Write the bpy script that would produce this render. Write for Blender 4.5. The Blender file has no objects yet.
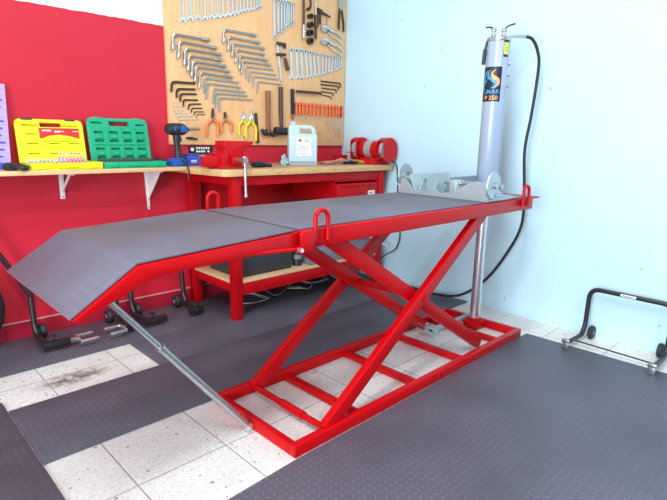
import bpy, bmesh, math, random
from mathutils import Vector, Matrix
random.seed(7)
C = bpy.context.scene.collection
SC = bpy.context.scene
R = math.radians

# ------------------------------------------------------------------ camera
cam = bpy.data.cameras.new('camera'); camo = bpy.data.objects.new('camera', cam); C.objects.link(camo)
yaw, pit, rol = .77958, .21587, .021657
fw = Vector((math.sin(yaw)*math.cos(pit), math.cos(yaw)*math.cos(pit), -math.sin(pit)))
rt = Vector((math.cos(yaw), -math.sin(yaw), 0)); up = rt.cross(fw)
r2 = math.cos(rol)*rt + math.sin(rol)*up; u2 = -math.sin(rol)*rt + math.cos(rol)*up
m = Matrix.Identity(4)
for i in range(3):
    m[i][0] = r2[i]; m[i][1] = u2[i]; m[i][2] = -fw[i]; m[i][3] = (-3.2085, -3.1671, 1.15)[i]
camo.matrix_world = m
cam.sensor_fit = 'HORIZONTAL'; cam.sensor_width = 36; cam.lens = 36*509.98/667; cam.clip_start = .02
SC.camera = camo

# ------------------------------------------------------------------ light and exposure
wd = bpy.data.worlds.new('world'); SC.world = wd; wd.use_nodes = True
bg = wd.node_tree.nodes['Background']; bg.inputs[0].default_value = (.86, .95, 1, 1); bg.inputs[1].default_value = .34
def area(name, loc, sx, sy, power, col=(1, 1, 1), rot=(0, 0, 0)):
    l = bpy.data.lights.new(name, 'AREA'); l.shape = 'RECTANGLE'; l.size = sx; l.size_y = sy; l.energy = power; l.color = col
    o = bpy.data.objects.new(name, l); C.objects.link(o); o.location = loc; o.rotation_euler = rot; return o
area('ceiling_tube_light', (-1.7, -2.0, 3.3), 1.3, .35, 30, (.93, .98, 1))
area('ceiling_tube_light', (-3.5, -2.8, 3.3), 1.3, .35, 58, (.93, .98, 1))
area('ceiling_tube_light', (-2.6, -4.8, 3.3), 1.6, .35, 52, (.93, .98, 1))
area('added_side_fill', (-6.6, -3.6, 1.4), 2.4, 2.2, 235, (.80, .93, 1), (0, R(-90), 0))  # added cool fill aimed at the right wall, not a known opening
SC.view_settings.view_transform = 'Standard'; SC.view_settings.look = 'None'
SC.view_settings.exposure = .45; SC.view_settings.gamma = 1; SC.view_settings.use_curve_mapping = False

# ------------------------------------------------------------------ materials
def srgb(h):
    v = [int(h[i:i+2], 16)/255 for i in (0, 2, 4)]
    return tuple((c/12.92 if c <= .04045 else ((c+.055)/1.055)**2.4) for c in v) + (1,)
class NT:
    def __init__(s, name):
        s.m = bpy.data.materials.new(name); s.m.use_nodes = True; s.t = s.m.node_tree; s.b = s.t.nodes['Principled BSDF']
    def n(s, typ, **kw):
        x = s.t.nodes.new(typ)
        for k, v in kw.items(): setattr(x, k, v)
        return x
    def l(s, a, b): s.t.links.new(a, b)
    def math(s, op, a, b=None, c=None):
        x = s.n('ShaderNodeMath', operation=op)
        for i, v in enumerate((a, b, c)):
            if v is None: continue
            if isinstance(v, (int, float)): x.inputs[i].default_value = v
            else: s.l(v, x.inputs[i])
        return x.outputs[0]
    def mix(s, f, a, b):
        x = s.n('ShaderNodeMix', data_type='RGBA')
        for i, v in ((0, f), (6, a), (7, b)):
            if isinstance(v, (int, float)): x.inputs[i].default_value = v
            elif isinstance(v, tuple): x.inputs[i].default_value = v
            else: s.l(v, x.inputs[i])
        return x.outputs[2]
    def ramp(s, f, p0, p1):
        x = s.n('ShaderNodeMapRange', clamp=True); s.l(f, x.inputs[0]); x.inputs[1].default_value = p0; x.inputs[2].default_value = p1
        return x.outputs[0]
    def co(s): return s.n('ShaderNodeTexCoord').outputs['Object']
    def xyz(s, v):
        x = s.n('ShaderNodeSeparateXYZ'); s.l(v, x.inputs[0]); return x.outputs
    def noise(s, v, sc, det=3, rough=.5, scale3=None):
        if scale3:
            mp = s.n('ShaderNodeMapping'); s.l(v, mp.inputs[0]); mp.inputs['Scale'].default_value = scale3; v = mp.outputs[0]
        x = s.n('ShaderNodeTexNoise'); s.l(v, x.inputs['Vector']); x.inputs['Scale'].default_value = sc
        x.inputs['Detail'].default_value = det; x.inputs['Roughness'].default_value = rough; return x.outputs['Fac']
    def bump(s, h, st, d=.01):
        x = s.n('ShaderNodeBump'); s.l(h, x.inputs['Height']); x.inputs['Strength'].default_value = st; x.inputs['Distance'].default_value = d
        s.l(x.outputs[0], s.b.inputs['Normal'])
    def set(s, col=None, rough=.5, metal=0, spec=None):
        if isinstance(col, tuple): s.b.inputs['Base Color'].default_value = col
        elif col is not None: s.l(col, s.b.inputs['Base Color'])
        if isinstance(rough, (int, float)): s.b.inputs['Roughness'].default_value = rough
        else: s.l(rough, s.b.inputs['Roughness'])
        s.b.inputs['Metallic'].default_value = metal
        if spec is not None: s.b.inputs['Specular IOR Level'].default_value = spec
        return s.m
def plain(name, h, rough=.5, metal=0, var=.08, sc=30, spec=None):
    t = NT(name); c = srgb(h); d = tuple(max(0, x*(1-var*2.2)) for x in c[:3]) + (1,)
    f = t.noise(t.co(), sc, 4)
    r = t.math('ADD', t.math('MULTIPLY', f, .08), rough-.04)
    return t.set(t.mix(f, c, d), r, metal, spec)

def tread(name, h, hl, cell=.026, rough=.5, L=.40, W=.09, bs=.3):
    """rubber with a raised checker-plate tread"""
    t = NT(name); v = t.co(); x, y, z = t.xyz(v)
    u = t.math('DIVIDE', x, cell); w = t.math('DIVIDE', y, cell)
    par = t.math('ABSOLUTE', t.math('MODULO', t.math('ADD', t.math('FLOOR', u), t.math('FLOOR', w)), 2))
    fu = t.math('SUBTRACT', t.math('FRACT', u), .5); fv = t.math('SUBTRACT', t.math('FRACT', w), .5)
    a = t.math('MULTIPLY', t.math('ADD', fu, fv), .7071); b = t.math('MULTIPLY', t.math('SUBTRACT', fu, fv), .7071)
    inv = t.math('SUBTRACT', 1, par)
    p = t.math('ADD', t.math('MULTIPLY', a, par), t.math('MULTIPLY', b, inv))
    q = t.math('ADD', t.math('MULTIPLY', b, par), t.math('MULTIPLY', a, inv))
    e = t.math('ADD', t.math('POWER', t.math('ABSOLUTE', t.math('DIVIDE', p, L)), 2), t.math('POWER', t.math('ABSOLUTE', t.math('DIVIDE', q, W)), 2))
    mask = t.ramp(e, 1.3, .3)
    n1 = t.noise(v, 2.2, 4); n2 = t.noise(v, 60, 2)
    c = srgb(h); d = tuple(k*.72 for k in c[:3]) + (1,)
    base = t.mix(t.ramp(n1, .35, .68), d, c)
    wear = t.math('MULTIPLY', mask, t.ramp(n1, .30, .62))
    col = t.mix(t.math('MULTIPLY', wear, .42), base, srgb(hl))
    hgt = t.math('ADD', mask, t.math('MULTIPLY', n2, .12))
    t.bump(hgt, bs, .003)
    return t.set(col, t.math('ADD', t.math('MULTIPLY', n1, .2), rough-.1), 0, .45)

M_ = {}
M_['mat'] = tread('rubber_mat', '5b5966', '8d8b9a')
M_['plat'] = tread('platform_rubber', '625e6c', '84828f', cell=.024, rough=.5, bs=.4)
def tile_mat():
    t = NT('floor_tile'); v = t.co(); x, y, z = t.xyz(v)
    def edge(c, off):
        f = t.math('FRACT', t.math('DIVIDE', t.math('ADD', c, off), .3415))
        return t.math('SUBTRACT', .5, t.math('ABSOLUTE', t.math('SUBTRACT', f, .5)))
    e = t.math('MINIMUM', edge(x, 2.268+3.415), edge(y, .631+3.415))
    wob = t.math('MULTIPLY', t.noise(v, 40, 2), .004)
    g = t.ramp(t.math('ADD', e, wob), .0105, .006)
    cx = t.math('FLOOR', t.math('DIVIDE', t.math('ADD', x, 5.683), .3415)); cy = t.math('FLOOR', t.math('DIVIDE', t.math('ADD', y, 4.046), .3415))
    cb = t.n('ShaderNodeCombineXYZ'); t.l(cx, cb.inputs[0]); t.l(cy, cb.inputs[1])
    wn = t.n('ShaderNodeTexWhiteNoise', noise_dimensions='3D'); t.l(cb.outputs[0], wn.inputs['Vector'])
    fine = t.noise(v, 75, 5, .65); big = t.noise(v, 3.2, 5, .6)
    c0 = t.mix(t.ramp(fine, .36, .62), srgb('d3d1ce'), srgb('efefed'))
    c1 = t.mix(t.math('MULTIPLY', t.ramp(big, .42, .68), .42), c0, srgb('bfb0a6'))
    c1 = t.mix(t.math('MULTIPLY', wn.outputs['Value'], .12), c1, srgb('d0c8c0'))
    # scattered dirt specks and one oily smear on the strip by the ramp
    sp = t.ramp(t.noise(v, 34, 2, .4), .70, .72)
    vx = t.math('DIVIDE', t.math('ADD', x, 2.50), .17); vy = t.math('DIVIDE', t.math('ADD', y, .695), .075)
    d2 = t.math('ADD', t.math('POWER', t.math('ABSOLUTE', vx), 2), t.math('POWER', t.math('ABSOLUTE', vy), 2))
    sm = t.math('MULTIPLY', t.ramp(d2, 1.25, .1), t.ramp(t.noise(v, 22, 5, .7), .38, .55))
    near = t.math('MULTIPLY', t.ramp(t.noise(v, 55, 3, .6), .60, .66), t.ramp(t.math('ADD', t.math('MULTIPLY', t.math('ADD', x, 2.62), 1.2), t.math('ABSOLUTE', t.math('MULTIPLY', t.math('ADD', y, .72), 2.2))), .75, .2))
    dirt = t.math('MAXIMUM', t.math('MAXIMUM', t.math('MULTIPLY', sp, .7), t.math('MULTIPLY', sm, .9)), t.math('MULTIPLY', near, .7))
    c2 = t.mix(dirt, c1, srgb('5d4c42'))
    col = t.mix(t.math('MULTIPLY', g, .75), c2, srgb('6d6a68'))
    t.bump(t.math('SUBTRACT', t.math('MULTIPLY', fine, .12), g), .35, .004)
    return t.set(col, t.math('ADD', t.math('MULTIPLY', fine, .2), .32), 0, .5)
M_['tile'] = tile_mat()
def wall_back_mat():
    t = NT('red_and_white_paint'); v = t.co(); x, y, z = t.xyz(v)
    n = t.noise(v, 9, 4, .6); f = t.noise(v, 160, 2)
    edge = t.ramp(t.math('ADD', z, t.math('MULTIPLY', t.math('SUBTRACT', n, .5), .022)), 1.806, 1.809)
    big = t.noise(v, 1.5, 3)
    red = t.mix(big, srgb('d2243a'), srgb('c91e34'))
    t.bump(t.math('ADD', f, t.math('MULTIPLY', n, .6)), .12, .004)
    return t.set(t.mix(edge, red, srgb('e9f3f4')), .42, 0, .4)
M_['wall_red'] = wall_back_mat()
def wall_right_mat():
    t = NT('pale_wall_paint'); v = t.co(); n = t.noise(v, 1.6, 5, .6); f = t.noise(v, 140, 2)
    sp = t.ramp(t.noise(v, 16, 2, .3), .755, .775)
    sc = t.ramp(t.noise(v, 3.5, 6, .75, (1, 1, 2.5)), .62, .75)
    c = t.mix(n, srgb('cbe8f4'), srgb('bcdfee'))
    c = t.mix(t.math('MULTIPLY', sc, .22), c, srgb('b9cfdc')); c = t.mix(t.math('MULTIPLY', sp, .5), c, srgb('8494a4'))
    t.bump(t.math('ADD', f, t.math('MULTIPLY', n, 2)), .12, .004)
    return t.set(c, .5, 0, .35)
M_['wall_white'] = wall_right_mat()
def skirt_mat():
    t = NT('painted_skirting_tile'); v = t.co(); x, y, z = t.xyz(v)
    f = t.math('FRACT', t.math('DIVIDE', t.math('ADD', x, 5.7), .3415))
    e = t.math('SUBTRACT', .5, t.math('ABSOLUTE', t.math('SUBTRACT', f, .5)))
    g = t.ramp(e, .009, .004); n = t.noise(v, 20, 4)
    c = t.mix(n, srgb('b81f36'), srgb('a01a2e'))
    t.bump(t.math('SUBTRACT', n, g), .3, .003)
    return t.set(t.mix(t.math('MULTIPLY', g, .8), c, srgb('7a1526')), .3)
M_['skirt'] = skirt_mat()
def wood_mat(name, a, b, sc3=(1.2, 14, 14), fleck=True):
    t = NT(name); v = t.co(); n = t.noise(v, 5, 5, .6, sc3); f = t.noise(v, 48, 3, .5, (1, 2.2, 2.2))
    c = t.mix(t.ramp(n, .3, .7), srgb(a), srgb(b))
    if fleck: c = t.mix(t.math('MULTIPLY', t.ramp(f, .60, .68), .55), c, srgb('8a5f36'))
    t.bump(n, .1, .003)
    return t.set(c, .5, 0, .35)
M_['bench_wood'] = wood_mat('bench_wood', 'e6bd86', 'd0a06a')
def worn_top():
    t = NT('worn_worktop_wood'); v = t.co(); n = t.noise(v, 5, 5, .6, (1.2, 14, 14)); f = t.noise(v, 48, 3, .5, (1, 2.2, 2.2)); w = t.noise(v, 3, 5, .65)
    c = t.mix(t.ramp(n, .3, .7), srgb('e6bd86'), srgb('d0a06a')); c = t.mix(t.math('MULTIPLY', t.ramp(f, .60, .68), .55), c, srgb('8a5f36'))
    z = t.xyz(v)[2]
    g = t.math('MULTIPLY', t.ramp(z, .9540, .9560), t.ramp(w, .25, .55))     # greasy grime on the top face
    c = t.mix(t.math('MULTIPLY', g, .75), c, srgb('8d7264')); t.bump(n, .1, .003); return t.set(c, .5, 0, .35)
M_['bench_wood'] = worn_top()
M_['shelf_wood'] = wood_mat('pine_shelf_wood', 'e9c492', 'd9ae78', fleck=False)
M_['lower_wood'] = wood_mat('lower_shelf_wood', 'e3c199', 'cda878')
def board_mat():
    t = NT('tool_board_wood'); v = t.co(); n = t.noise(v, 4, 5, .6, (6, 6, 1)); s = t.noise(v, 26, 3, .45); w = t.noise(v, 6, 4, .7)
    c = t.mix(t.ramp(n, .3, .7), srgb('efbd8a'), srgb('e8b07a'))
    c = t.mix(t.math('MULTIPLY', t.ramp(s, .70, .75), .5), c, srgb('8a5c3c'))
    c = t.mix(t.math('MULTIPLY', t.ramp(w, .58, .72), .25), c, srgb('c78d5c'))
    return t.set(c, .5, 0, .35)
M_['board'] = board_mat()
M_['red'] = plain('red_enamel', 'bd020c', .36, 0, .02, 14, .22)
M_['bench_red'] = plain('bench_red_enamel', 'bb0812', .38, 0, .03, 14, .22)
M_['vise_red'] = plain('vise_red_paint', 'c20b17', .38, 0, .05, 30, .28)
M_['steel'] = plain('brushed_steel', 'c4c6c8', .32, .9, .12, 60)
M_['chrome'] = plain('chrome', 'e2e4e6', .22, .85, .05, 60)
M_['zinc'] = plain('zinc_plate', 'b4c4c8', .36, .45, .08, 25)
M_['dark_steel'] = plain('dark_steel', '55504e', .42, .7, .2, 60)
M_['black_oxide'] = plain('black_oxide_steel', '5b463c', .45, .5, .2, 60)
M_['black'] = plain('black_paint', '26252a', .35, 0, .15, 40)
M_['rubber'] = plain('black_rubber', '2b2a2e', .6, 0, .2, 40)
M_['black_plastic'] = plain('black_plastic', '2c2c33', .45, 0, .15, 30)
M_['dark_plastic'] = plain('dark_box_plastic', '36363d', .5, 0, .12, 20)
M_['grey_plastic'] = plain('grey_plastic', '7c828e', .5, 0, .08, 20)
M_['orange'] = plain('orange_handle', 'f2722b', .4, 0, .1, 40)
M_['orange_lt'] = plain('orange_grip', 'f08a4a', .4, 0, .08, 40)
M_['red_plastic'] = plain('red_handle_plastic', 'd81f2e', .4, 0, .1, 40)
M_['yellow_grip'] = plain('yellow_grip', 'f2e11c', .4, 0, .08, 40)
M_['yellow'] = plain('yellow_case_plastic', 'f4ee10', .42, 0, .05, 20)
M_['green'] = plain('green_case_plastic', '13a97a', .4, 0, .06, 20)
M_['blue'] = plain('blue_plastic', '1f5fb5', .4, 0, .1, 40)
M_['blue_box'] = plain('blue_charger_plastic', '3a52b4', .4, 0, .1, 40)
M_['white_metal'] = plain('white_enamel', 'f1eef0', .4, 0, .03, 40)
M_['white_plastic'] = plain('white_plastic', 'f2f5f6', .4, 0, .03, 40)
M_['jug'] = plain('milky_plastic', 'b9d2da', .35, 0, .03, 20)
M_['jug_foot'] = plain('liquid_tint_plastic', '969ba6', .35, 0, .05, 20)
M_['paper'] = plain('paper_label', 'f3f4f4', .6, 0, .03, 40)
M_['ink'] = plain('grey_print', '6b7076', .6, 0, .1, 60)
M_['white_ink'] = plain('white_print', 'f6f4f0', .5, 0, .03, 60)
M_['cyl'] = plain('grey_cylinder_paint', 'a3b0c8', .3, .1, .04, 12)
M_['navy'] = plain('navy_label', '1c1f33', .4, 0, .1, 40)
M_['label_blue'] = plain('blue_print', '3f9fd0', .4, 0, .05, 40)
M_['label_orange'] = plain('orange_print', 'f0aa5e', .4, 0, .05, 40)
M_['label_yellow'] = plain('yellow_sticker', 'f4f020', .4, 0, .05, 40)
M_['brown_wood'] = plain('brown_wood_handle', '9a6244', .5, 0, .2, 40)
M_['dark_brown'] = plain('dark_brown_handle', '5a3a34', .5, 0, .2, 40)
M_['lilac'] = plain('lilac_card', 'c2a4e0', .5, 0, .04, 20)
M_['lilac_blue'] = plain('blue_card', '3f55c8', .5, 0, .05, 20)
M_['pink'] = plain('pink_plastic', 'e77fb6', .4, 0, .06, 40)
M_['wheel_grey'] = plain('grinding_stone', 'a6a8ad', .8, 0, .15, 90)
M_['glove_pink'] = plain('salmon_fabric', 'd9907c', .85, 0, .3, 40)
M_['glove_yellow'] = plain('yellow_fabric', 'd9a531', .85, 0, .3, 40)
M_['rag'] = plain('pale_blue_film', 'a9d3dc', .4, 0, .15, 40)
M_['label_red'] = plain('red_label', 'd7262c', .45, 0, .05, 40)
M_['beige_cable'] = plain('pale_cable', 'b9b5b2', .5, 0, .1, 40)
M_['white_line'] = plain('pale_grout', 'd8b9b9', .6, 0, .2, 40)

# ------------------------------------------------------------------ mesh helpers
def fillet(pts, r, n=5):
    pts = [Vector(p) for p in pts]; out = [pts[0]]
    for i in range(1, len(pts)-1):
        a, b, c = pts[i-1], pts[i], pts[i+1]
        d1 = (a-b); d2 = (c-b); k = min(r, d1.length*.49, d2.length*.49)
        p0 = b + d1.normalized()*k; p1 = b + d2.normalized()*k
        for j in range(n+1):
            t = j/n; out.append((1-t)**2*p0 + 2*t*(1-t)*b + t*t*p1)
    out.append(pts[-1]); return out
def spline(pts, n=8):
    P = [Vector(p) for p in pts]; P = [2*P[0]-P[1]] + P + [2*P[-1]-P[-2]]; o = []
    for i in range(1, len(P)-2):
        for j in range(n):
            t = j/n; a, b, c, d = P[i-1:i+3]
            o.append(.5*((2*b)+(c-a)*t+(2*a-5*b+4*c-d)*t*t+(3*b-a-3*c+d)*t**3))
    o.append(P[-2]); return o
class MB:
    def __init__(s): s.bm = bmesh.new()
    def _bev(s, fs, r, seg):
        es = list({e for f in fs for e in f.edges})
        if r > 0: bmesh.ops.bevel(s.bm, geom=es, offset=r, segments=seg, affect='EDGES', profile=.5)
    def box(s, lo, hi, r=0, seg=2, M=None):
        lo = Vector(lo); hi = Vector(hi); vs = []
        for z in (lo.z, hi.z):
            for y in (lo.y, hi.y):
                for x in (lo.x, hi.x):
                    v = Vector((x, y, z)); vs.append(s.bm.verts.new(M @ v if M else v))
        fs = [s.bm.faces.new([vs[i] for i in f]) for f in ((0, 2, 3, 1), (4, 5, 7, 6), (0, 1, 5, 4), (2, 6, 7, 3), (0, 4, 6, 2), (1, 3, 7, 5))]
        s._bev(fs, r, seg); return s
    def prism(s, poly, y0, y1, axis='y', r=0, seg=2, M=None):
        """polygon in the plane across `axis`, extruded along it"""
        def mk(a, b, t):
            v = {'y': Vector((a, t, b)), 'x': Vector((t, a, b)), 'z': Vector((a, b, t))}[axis]
            return s.bm.verts.new(M @ v if M else v)
        A = [mk(a, b, y0) for a, b in poly]; B = [mk(a, b, y1) for a, b in poly]; n = len(poly)
        fs = [s.bm.faces.new(A), s.bm.faces.new(B[::-1])]
        fs += [s.bm.faces.new((A[i], B[i], B[(i+1) % n], A[(i+1) % n])) for i in range(n)]
        bmesh.ops.recalc_face_normals(s.bm, faces=fs)
        s._bev(fs, r, seg); return s
    def tube(s, pts, rad, seg=10, cap=True, sq=None):
        pts = [Vector(p) for p in pts]; n = len(pts); rr = rad if isinstance(rad, (list, tuple)) else [rad]*n
        T = [(pts[min(i+1, n-1)]-pts[max(i-1, 0)]).normalized() for i in range(n)]
        u = Vector((0, 0, 1)) if abs(T[0].z) < .9 else Vector((1, 0, 0))
        u = (u - T[0]*u.dot(T[0])).normalized(); rings = []
        for i in range(n):
            u = (u - T[i]*u.dot(T[i])).normalized(); w = T[i].cross(u); k = rr[i]
            rings.append([s.bm.verts.new(pts[i] + (u*math.cos(a)*(sq or 1) + w*math.sin(a))*k) for a in (2*math.pi*j/seg for j in range(seg))])
        for a, b in zip(rings, rings[1:]):
            for j in range(seg): s.bm.faces.new((a[j], a[(j+1) % seg], b[(j+1) % seg], b[j]))
        if cap: s.bm.faces.new(rings[0][::-1]); s.bm.faces.new(rings[-1])
        return s
    def cyl(s, p0, p1, r0, r1=None, seg=20): return s.tube([p0, p1], [r0, r0 if r1 is None else r1], seg)
    def lathe(s, prof, loc=(0, 0, 0), axis='z', seg=28):
        """prof: list of (radius, height)"""
        loc = Vector(loc); rings = []
        def mk(r, h, a):
            c, d = r*math.cos(a), r*math.sin(a)
            return loc + {'z': Vector((c, d, h)), 'x': Vector((h, c, d)), 'y': Vector((d, h, c))}[axis]
        for r, h in prof: rings.append([s.bm.verts.new(mk(max(r, 1e-5), h, 2*math.pi*j/seg)) for j in range(seg)])
        for a, b in zip(rings, rings[1:]):
            for j in range(seg): s.bm.faces.new((a[j], a[(j+1) % seg], b[(j+1) % seg], b[j]))
        s.bm.faces.new(rings[0][::-1]); s.bm.faces.new(rings[-1]); return s
    def beam(s, p0, p1, w, h, r=.004):
        """rectangular section bar, w across (kept level), h deep"""
        p0 = Vector(p0); p1 = Vector(p1); d = p1-p0; L = d.length; d.normalize()
        side = d.cross(Vector((0, 0, 1))).normalized() if abs(d.z) < .99 else Vector((0, 1, 0)); u = side.cross(d)
        Mx = Matrix.Identity(4)
        for i in range(3): Mx[i][0] = d[i]; Mx[i][1] = side[i]; Mx[i][2] = u[i]; Mx[i][3] = p0[i]
        return s.box((0, -w/2, -h/2), (L, w/2, h/2), r, 2, Mx)
    def holed(s, xs, zs, holes, y0, y1, M=None, through=()):
        """panel in x-z with rectangular pockets (holes) and openings (through); y0 front, y1 back"""
        X = sorted(set([xs[0], xs[1]] + [h[k] for h in holes+list(through) for k in (0, 1)])); Z = sorted(set([zs[0], zs[1]] + [h[k] for h in holes+list(through) for k in (2, 3)]))
        V = {}
        def v(x, y, z):
            k = (x, y, z)
            if k not in V: q = Vector(k); V[k] = s.bm.verts.new(M @ q if M else q)
            return V[k]
        def ty(i, j):
            if i < 0 or j < 0 or i >= len(X)-1 or j >= len(Z)-1: return 3
            cx = (X[i]+X[i+1])/2; cz = (Z[j]+Z[j+1])/2
            for h in through:
                if h[0] < cx < h[1] and h[2] < cz < h[3]: return 2
            for h in holes:
                if h[0] < cx < h[1] and h[2] < cz < h[3]: return 1
            return 0
        yp = y0 + (y1-y0)*.8; fs = []
        def q(*a):
            if len(set(a)) == 4: fs.append(s.bm.faces.new(a))
        dep = {0: y0, 1: yp, 2: y1, 3: y1}
        for i in range(len(X)-1):
            for j in range(len(Z)-1):
                t = ty(i, j); a, b, c, d = X[i], X[i+1], Z[j], Z[j+1]
                if t < 2:
                    y = dep[t]; q(v(a, y, c), v(b, y, c), v(b, y, d), v(a, y, d)); q(v(a, y1, c), v(a, y1, d), v(b, y1, d), v(b, y1, c))
        for i in range(-1, len(X)-1):
            for j in range(len(Z)-1):
                t1, t2 = ty(i, j), ty(i+1, j); y_a, y_b = dep[t1], dep[t2]
                if y_a != y_b: x = X[i+1]; q(v(x, y_a, Z[j]), v(x, y_b, Z[j]), v(x, y_b, Z[j+1]), v(x, y_a, Z[j+1]))
        for i in range(len(X)-1):
            for j in range(-1, len(Z)-1):
                t1, t2 = ty(i, j), ty(i, j+1); y_a, y_b = dep[t1], dep[t2]
                if y_a != y_b: z = Z[j+1]; q(v(X[i], y_a, z), v(X[i], y_b, z), v(X[i+1], y_b, z), v(X[i+1], y_a, z))
        bmesh.ops.recalc_face_normals(s.bm, faces=fs); return s
    def blob(s, loc, rad, seed=0, amp=.25, sub=3):
        rnd = random.Random(seed); ph = [rnd.uniform(0, 6) for _ in range(6)]
        g = bmesh.ops.create_icosphere(s.bm, subdivisions=sub, radius=1)
        for v in g['verts']:
            p = v.co.copy(); k = 1 + amp*(math.sin(4*p.x+ph[0])*math.sin(5*p.y+ph[1]) + .6*math.sin(9*p.z+ph[2]+4*p.x) + .4*math.sin(11*p.y+ph[3]))
            v.co = Vector((p.x*rad[0]*k, p.y*rad[1]*k, p.z*rad[2]*(1+(k-1)*.7))) + Vector(loc)
            if v.co.z < loc[2]-rad[2]*.8: v.co.z = loc[2]-rad[2]*.8
        return s
def origin(o):
    p = Vector((0, 0, 0))
    while o: p += o.location; o = o.parent
    return p
def obj(name, mb, mat, parent=None, smooth=40, label=None):
    me = bpy.data.meshes.new(name)
    if parent is not None:
        off = origin(parent)
        for v in mb.bm.verts: v.co -= off
    mb.bm.to_mesh(me); mb.bm.free()
    me.materials.append(M_[mat] if isinstance(mat, str) else mat)
    for p in me.polygons: p.use_smooth = True
    me.set_sharp_from_angle(angle=R(smooth))
    o = bpy.data.objects.new(name, me); C.objects.link(o)
    if parent is not None: o.parent = parent
    if label: o['label'] = label
    return o
def tag(o, label, cat, group=None):
    o['label'] = label; o['category'] = cat
    if group: o['group'] = group
    return o
def thing(name, label, cat, loc=(0, 0, 0), group=None):
    o = bpy.data.objects.new(name, None); C.objects.link(o); o.location = loc; o.empty_display_size = .05
    return tag(o, label, cat, group)
def rebase(o, loc):
    """put a one-mesh thing's origin at its base"""
    loc = Vector(loc); o.data.transform(Matrix.Translation(-loc)); o.location = loc; return o
def single(name, mb, mat, label, cat, loc, group=None, smooth=40):
    return tag(rebase(obj(name, mb, mat, None, smooth), loc), label, cat, group)
def struct(name, mb, mat):
    o = obj(name, mb, mat); o['kind'] = 'structure'; return o
ORD = ['first', 'second', 'third', 'fourth', 'fifth', 'sixth', 'seventh', 'eighth', 'ninth', 'tenth', 'eleventh', 'twelfth', 'thirteenth', 'fourteenth', 'fifteenth', 'sixteenth', 'seventeenth', 'eighteenth']
def rank(i, n, near, far):
    """spoken place of item i in a row of n"""
    if i == 0: return near + 'most'
    if i == n-1: return far + 'most'
    return ORD[i] + ' from the ' + near
def text_mesh(mb, s, size, fn):
    cu = bpy.data.curves.new('t', 'FONT'); cu.body = s; cu.size = size; cu.align_x = 'CENTER'; cu.offset = size*.015
    o = bpy.data.objects.new('t', cu); C.objects.link(o)
    me = bpy.data.meshes.new_from_object(o.evaluated_get(bpy.context.evaluated_depsgraph_get()))
    mp = [mb.bm.verts.new(fn(v.co.x, v.co.y)) for v in me.vertices]
    for p in me.polygons:
        try: mb.bm.faces.new([mp[i] for i in p.vertices])
        except ValueError: pass
    bpy.data.objects.remove(o); bpy.data.curves.remove(cu); bpy.data.meshes.remove(me)
    return mb

# ================================================================== the setting
struct('floor', MB().box((-7, -7, -.1), (.1, .1, 0)), 'tile')
struct('wall_back', MB().box((-7, 0, 0), (.12, .12, 3.2)), 'wall_red')
struct('wall_right', MB().box((0, -7, 0), (.12, 0, 3.2)), 'wall_white')
bb = struct('baseboard_back', MB().box((-7, -.009, 0), (-.001, -.0005, .098)), 'skirt')
obj('grout_line', MB().box((-7, -.0085, .098), (-.001, -.0005, .103)), 'white_line', bb)

# ================================================================== rubber mats
def mat_thing(lo, hi, h, label):
    single('rubber_mat', MB().box((lo[0], lo[1], .0006), (hi[0], hi[1], h), .0025, 2), 'mat', label, 'mat', ((lo[0]+hi[0])/2, (lo[1]+hi[1])/2, 0), 'treaded rubber floor mats')
mat_thing((-5, -.474), (-.004, -.012), .007, 'dark rubber mat lying along the foot of the red wall')
mat_thing((-2.136, -.846), (-.004, -.476), .007, 'dark treaded rubber mat in front of the red workbench')
mat_thing((-2.806, -1.33), (-.004, -.848), .007, 'dark rubber mat strip beside the far side of the red lift frame')
mat_thing((-4.6, -4.2), (-2.809, -.75), .008, 'treaded rubber mat in the lower left corner of the photo')
single('rubber_mat', MB().prism([(-2.80, -5.2), (-.245, -5.2), (-.285, -1.907), (-2.12, -1.9105), (-2.80, -1.938)], .0006, .008, 'z', .0025, 2), 'mat', 'large treaded rubber mat in front of the near side of the red lift', 'mat', (-1.54, -3.5, 0), 'treaded rubber floor mats')

# ================================================================== motorcycle lift
lift = thing('motorcycle_lift', 'red scissor motorcycle lift with black rubber platform and grey upright cylinder', 'motorcycle lift', (-1.3, -1.63, 0))
X0, X1, YN, YF = -2.132, -.352, -1.903, -1.361
b = MB()
b.box((X0, YN, .001), (X1, YN+.034, .05), .004).box((X0, YF-.034, .001), (X1, YF, .05), .004)
b.box((X0, YN+.034, .001), (X0+.026, YF-.034, .05), .004).box((X1-.026, YN+.034, .001), (X1, YF-.034, .05), .004)
base = obj('base_frame', b, 'red', lift)
for x, w in ((-1.757, .034), (-1.348, .034), (-.945, .034), (-.56, .03)):
    obj('crossbar', MB().box((x-w/2, YN+.034, .004), (x+w/2, YF-.034, .034), .003), 'red', lift)
obj('axle_rod', MB().cyl((-1.95, YN+.034, .034), (-1.95, YF-.034, .034), .014).cyl((-1.95, -1.74, .034), (-1.95, -1.60, .034), .018), 'red', lift)
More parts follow.
